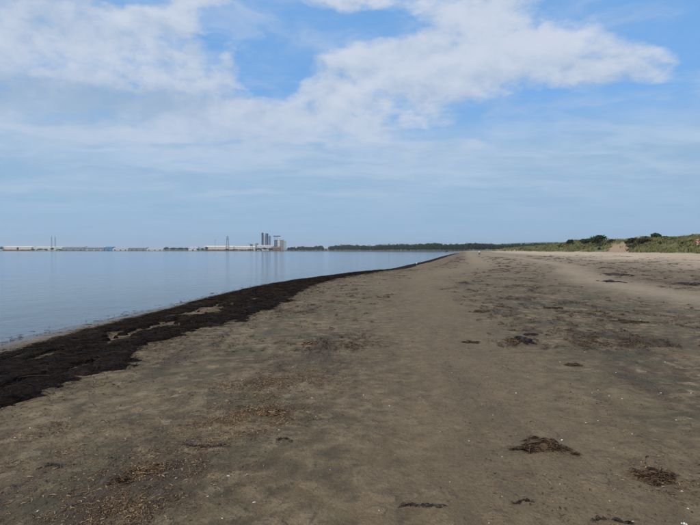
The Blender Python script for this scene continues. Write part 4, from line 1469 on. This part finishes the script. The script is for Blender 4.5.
# ------------------------------------------------------------------ lifebuoy post at the dune foot
X, Y, dl_ = stand(697.3, 240.0, 1.55, 60)
z0 = H(X, Y) - .05
print('lifebuoy', X, Y, z0, 'foot row', HY - (z0 - EYE) * F / dl_)
root = empty('lifebuoy_post', (X, Y, z0), 'white post with a red lifebuoy in the grass at the right edge', 'lifebuoy')
hp = 1.6
bm = bmesh.new(); box(bm, -.11, .11, -.06, .06, -.3, hp)
bm_obj('post', bm, 'white_paint', root)
bm = bmesh.new(); box(bm, -.42, .42, .065, .10, hp - .60, hp - .05)
bm_obj('back_board', bm, 'red_paint', root)
zc = hp - .40
for nm, ma, spans in (('ring', 'red_paint', [(8, 82), (98, 172), (188, 262), (278, 352)]), ('ring_band', 'white_paint', [(-8, 8), (82, 98), (172, 188), (262, 278)])):
    bm = bmesh.new()
    for a0, a1 in spans:
        pts = [(math.cos(R(a0 + (a1 - a0) * k / 6)) * .31, -.14, zc + math.sin(R(a0 + (a1 - a0) * k / 6)) * .31) for k in range(7)]
        tube(bm, pts, .072 if nm == 'ring' else .077, 10)
    bm_obj(nm, bm, ma, root, True)
bm = bmesh.new(); box(bm, -.16, .16, -.22, .02, hp + .003, hp + .06)
bm_obj('cap', bm, 'white_paint', root)


# ------------------------------------------------------------------ distant walker
def skin_obj(name, verts, edges, radii, material, parent, root_i=0, sub=2):
    me = bpy.data.meshes.new(name)
    me.from_pydata(verts, edges, [])
    o = bpy.data.objects.new(name, me)
    col.objects.link(o)
    o.parent = parent
    o.modifiers.new('skin', 'SKIN').use_smooth_shade = True
    for i, r in enumerate(radii):
        sv_ = me.skin_vertices[0].data[i]
        sv_.radius = r if isinstance(r, tuple) else (r, r)
        sv_.use_root = (i == root_i)
    o.modifiers.new('sub', 'SUBSURF').levels = sub
    o.modifiers['sub'].render_levels = sub
    me.materials.append(MATS[material])
    return o


X, Y = at(479.4, 178)
z0 = H(X, Y)
print('walker row', HY - (z0 - EYE) * F / 178)
root = empty('person', (X, Y, z0), 'distant person in white top and dark trousers walking on the sand', 'person')
root.rotation_euler = (0, 0, R(20))
vb = [(0, 0, .95), (0, 0, 1.12), (0, 0, 1.32), (0, 0, 1.42), (0, -.01, 1.52), (0, -.02, 1.62), (0, -.01, 1.70),
      (.16, 0, 1.38), (.22, .06, 1.12), (.21, -.04, .90), (.21, -.07, .82), (-.16, 0, 1.38), (-.22, -.08, 1.12), (-.21, -.18, .92), (-.21, -.22, .85),
      (.09, 0, .88), (.10, -.14, .50), (.10, .00, .10), (.10, -.14, .035), (-.09, 0, .88), (-.10, .10, .50), (-.10, .26, .12), (-.10, .16, .045)]
eb = [(0, 1), (1, 2), (2, 3), (3, 4), (4, 5), (5, 6), (2, 7), (7, 8), (8, 9), (9, 10), (2, 11), (11, 12), (12, 13), (13, 14),
      (0, 15), (15, 16), (16, 17), (17, 18), (0, 19), (19, 20), (20, 21), (21, 22)]
rb = [(.13, .10), (.12, .09), (.15, .10), .07, .055, .085, .06, .065, .045, .035, .04, .065, .045, .035, .04, .085, .06, .04, .035, .085, .06, .04, .035]
skin_obj('body', vb, eb, rb, 'skin', root)
skin_obj('shirt', [(0, 0, .90), (0, 0, 1.12), (0, 0, 1.32), (0, 0, 1.42), (.17, 0, 1.38), (.225, .06, 1.12), (.215, -.03, .94), (-.17, 0, 1.38), (-.225, -.08, 1.12), (-.215, -.17, .95)],
         [(0, 1), (1, 2), (2, 3), (2, 4), (4, 5), (5, 6), (2, 7), (7, 8), (8, 9)], [(.17, .13), (.15, .12), (.18, .13), .085, .085, .065, .055, .085, .065, .055], 'shirt', root)
skin_obj('trousers', [(0, 0, .94), (.09, 0, .86), (.10, -.14, .50), (.10, 0, .10), (-.09, 0, .86), (-.10, .10, .50), (-.10, .26, .12)],
         [(0, 1), (1, 2), (2, 3), (0, 4), (4, 5), (5, 6)], [(.16, .12), .105, .08, .065, .105, .08, .065], 'trousers', root)
skin_obj('hair', [(0, .03, 1.60), (0, .03, 1.68), (0, .0, 1.735)], [(0, 1), (1, 2)], [.075, .095, .06], 'hair', root)

# ------------------------------------------------------------------ gull at the water edge
X, Y = on_ground(416.5, 265.0)
X, Y = X, Y
z0 = H(X, Y)
root = empty('gull', (X, Y, z0), 'small pale gull standing at the water edge in the distance', 'bird')
root.rotation_euler = (0, 0, R(70))
bm = bmesh.new()
tube(bm, [(-.20, 0, .205), (-.12, 0, .20), (0, 0, .19), (.10, 0, .21), (.15, 0, .25), (.17, 0, .30), (.195, 0, .325), (.235, 0, .325), (.255, 0, .318)],
     [.018, .05, .078, .068, .046, .036, .042, .032, .010], 12)
bm_obj('body', bm, 'feather_white', root, True)
for sy in (-1, 1):
    bm = bmesh.new()
    tube(bm, [(.09, sy * .055, .225), (0, sy * .070, .215), (-.14, sy * .045, .215), (-.27, sy * .012, .218)], [.022, .038, .026, .006], 8)
    bm_obj('wing', bm, 'feather_grey', root, True)
    bm = bmesh.new()
    tube(bm, [(.01, sy * .035, .13), (.005, sy * .035, .06), (.015, sy * .035, .004)], .008, 6)
    tube(bm, [(.0, sy * .035, .006), (.055, sy * .035, .006)], [.008, .012], 6)
    bm_obj('leg', bm, 'leg_pink', root)
bm = bmesh.new(); tube(bm, [(.25, 0, .318), (.28, 0, .315), (.305, 0, .305)], [.013, .011, .004], 6)
bm_obj('beak', bm, 'beak', root)

# ------------------------------------------------------------------ haze
HAZE = 0.0001
bm = bmesh.new(); box(bm, -9300, 9300, -9300, 9300, -4.2, 120)
m_ = bpy.data.materials.new('haze'); m_.use_nodes = True; MATS['haze'] = m_
q = NT(m_.node_tree)
vol = q.n('ShaderNodeVolumePrincipled')
vol.inputs['Color'].default_value = (0.86, 0.93, 1.0, 1)
vol.inputs['Density'].default_value = HAZE
vol.inputs['Anisotropy'].default_value = 0.2
om = q.n('ShaderNodeOutputMaterial')
q.nt.links.new(vol.outputs[0], om.inputs['Volume'])
hz = bm_obj('haze', bm, 'haze')
tag(hz, kind='stuff')
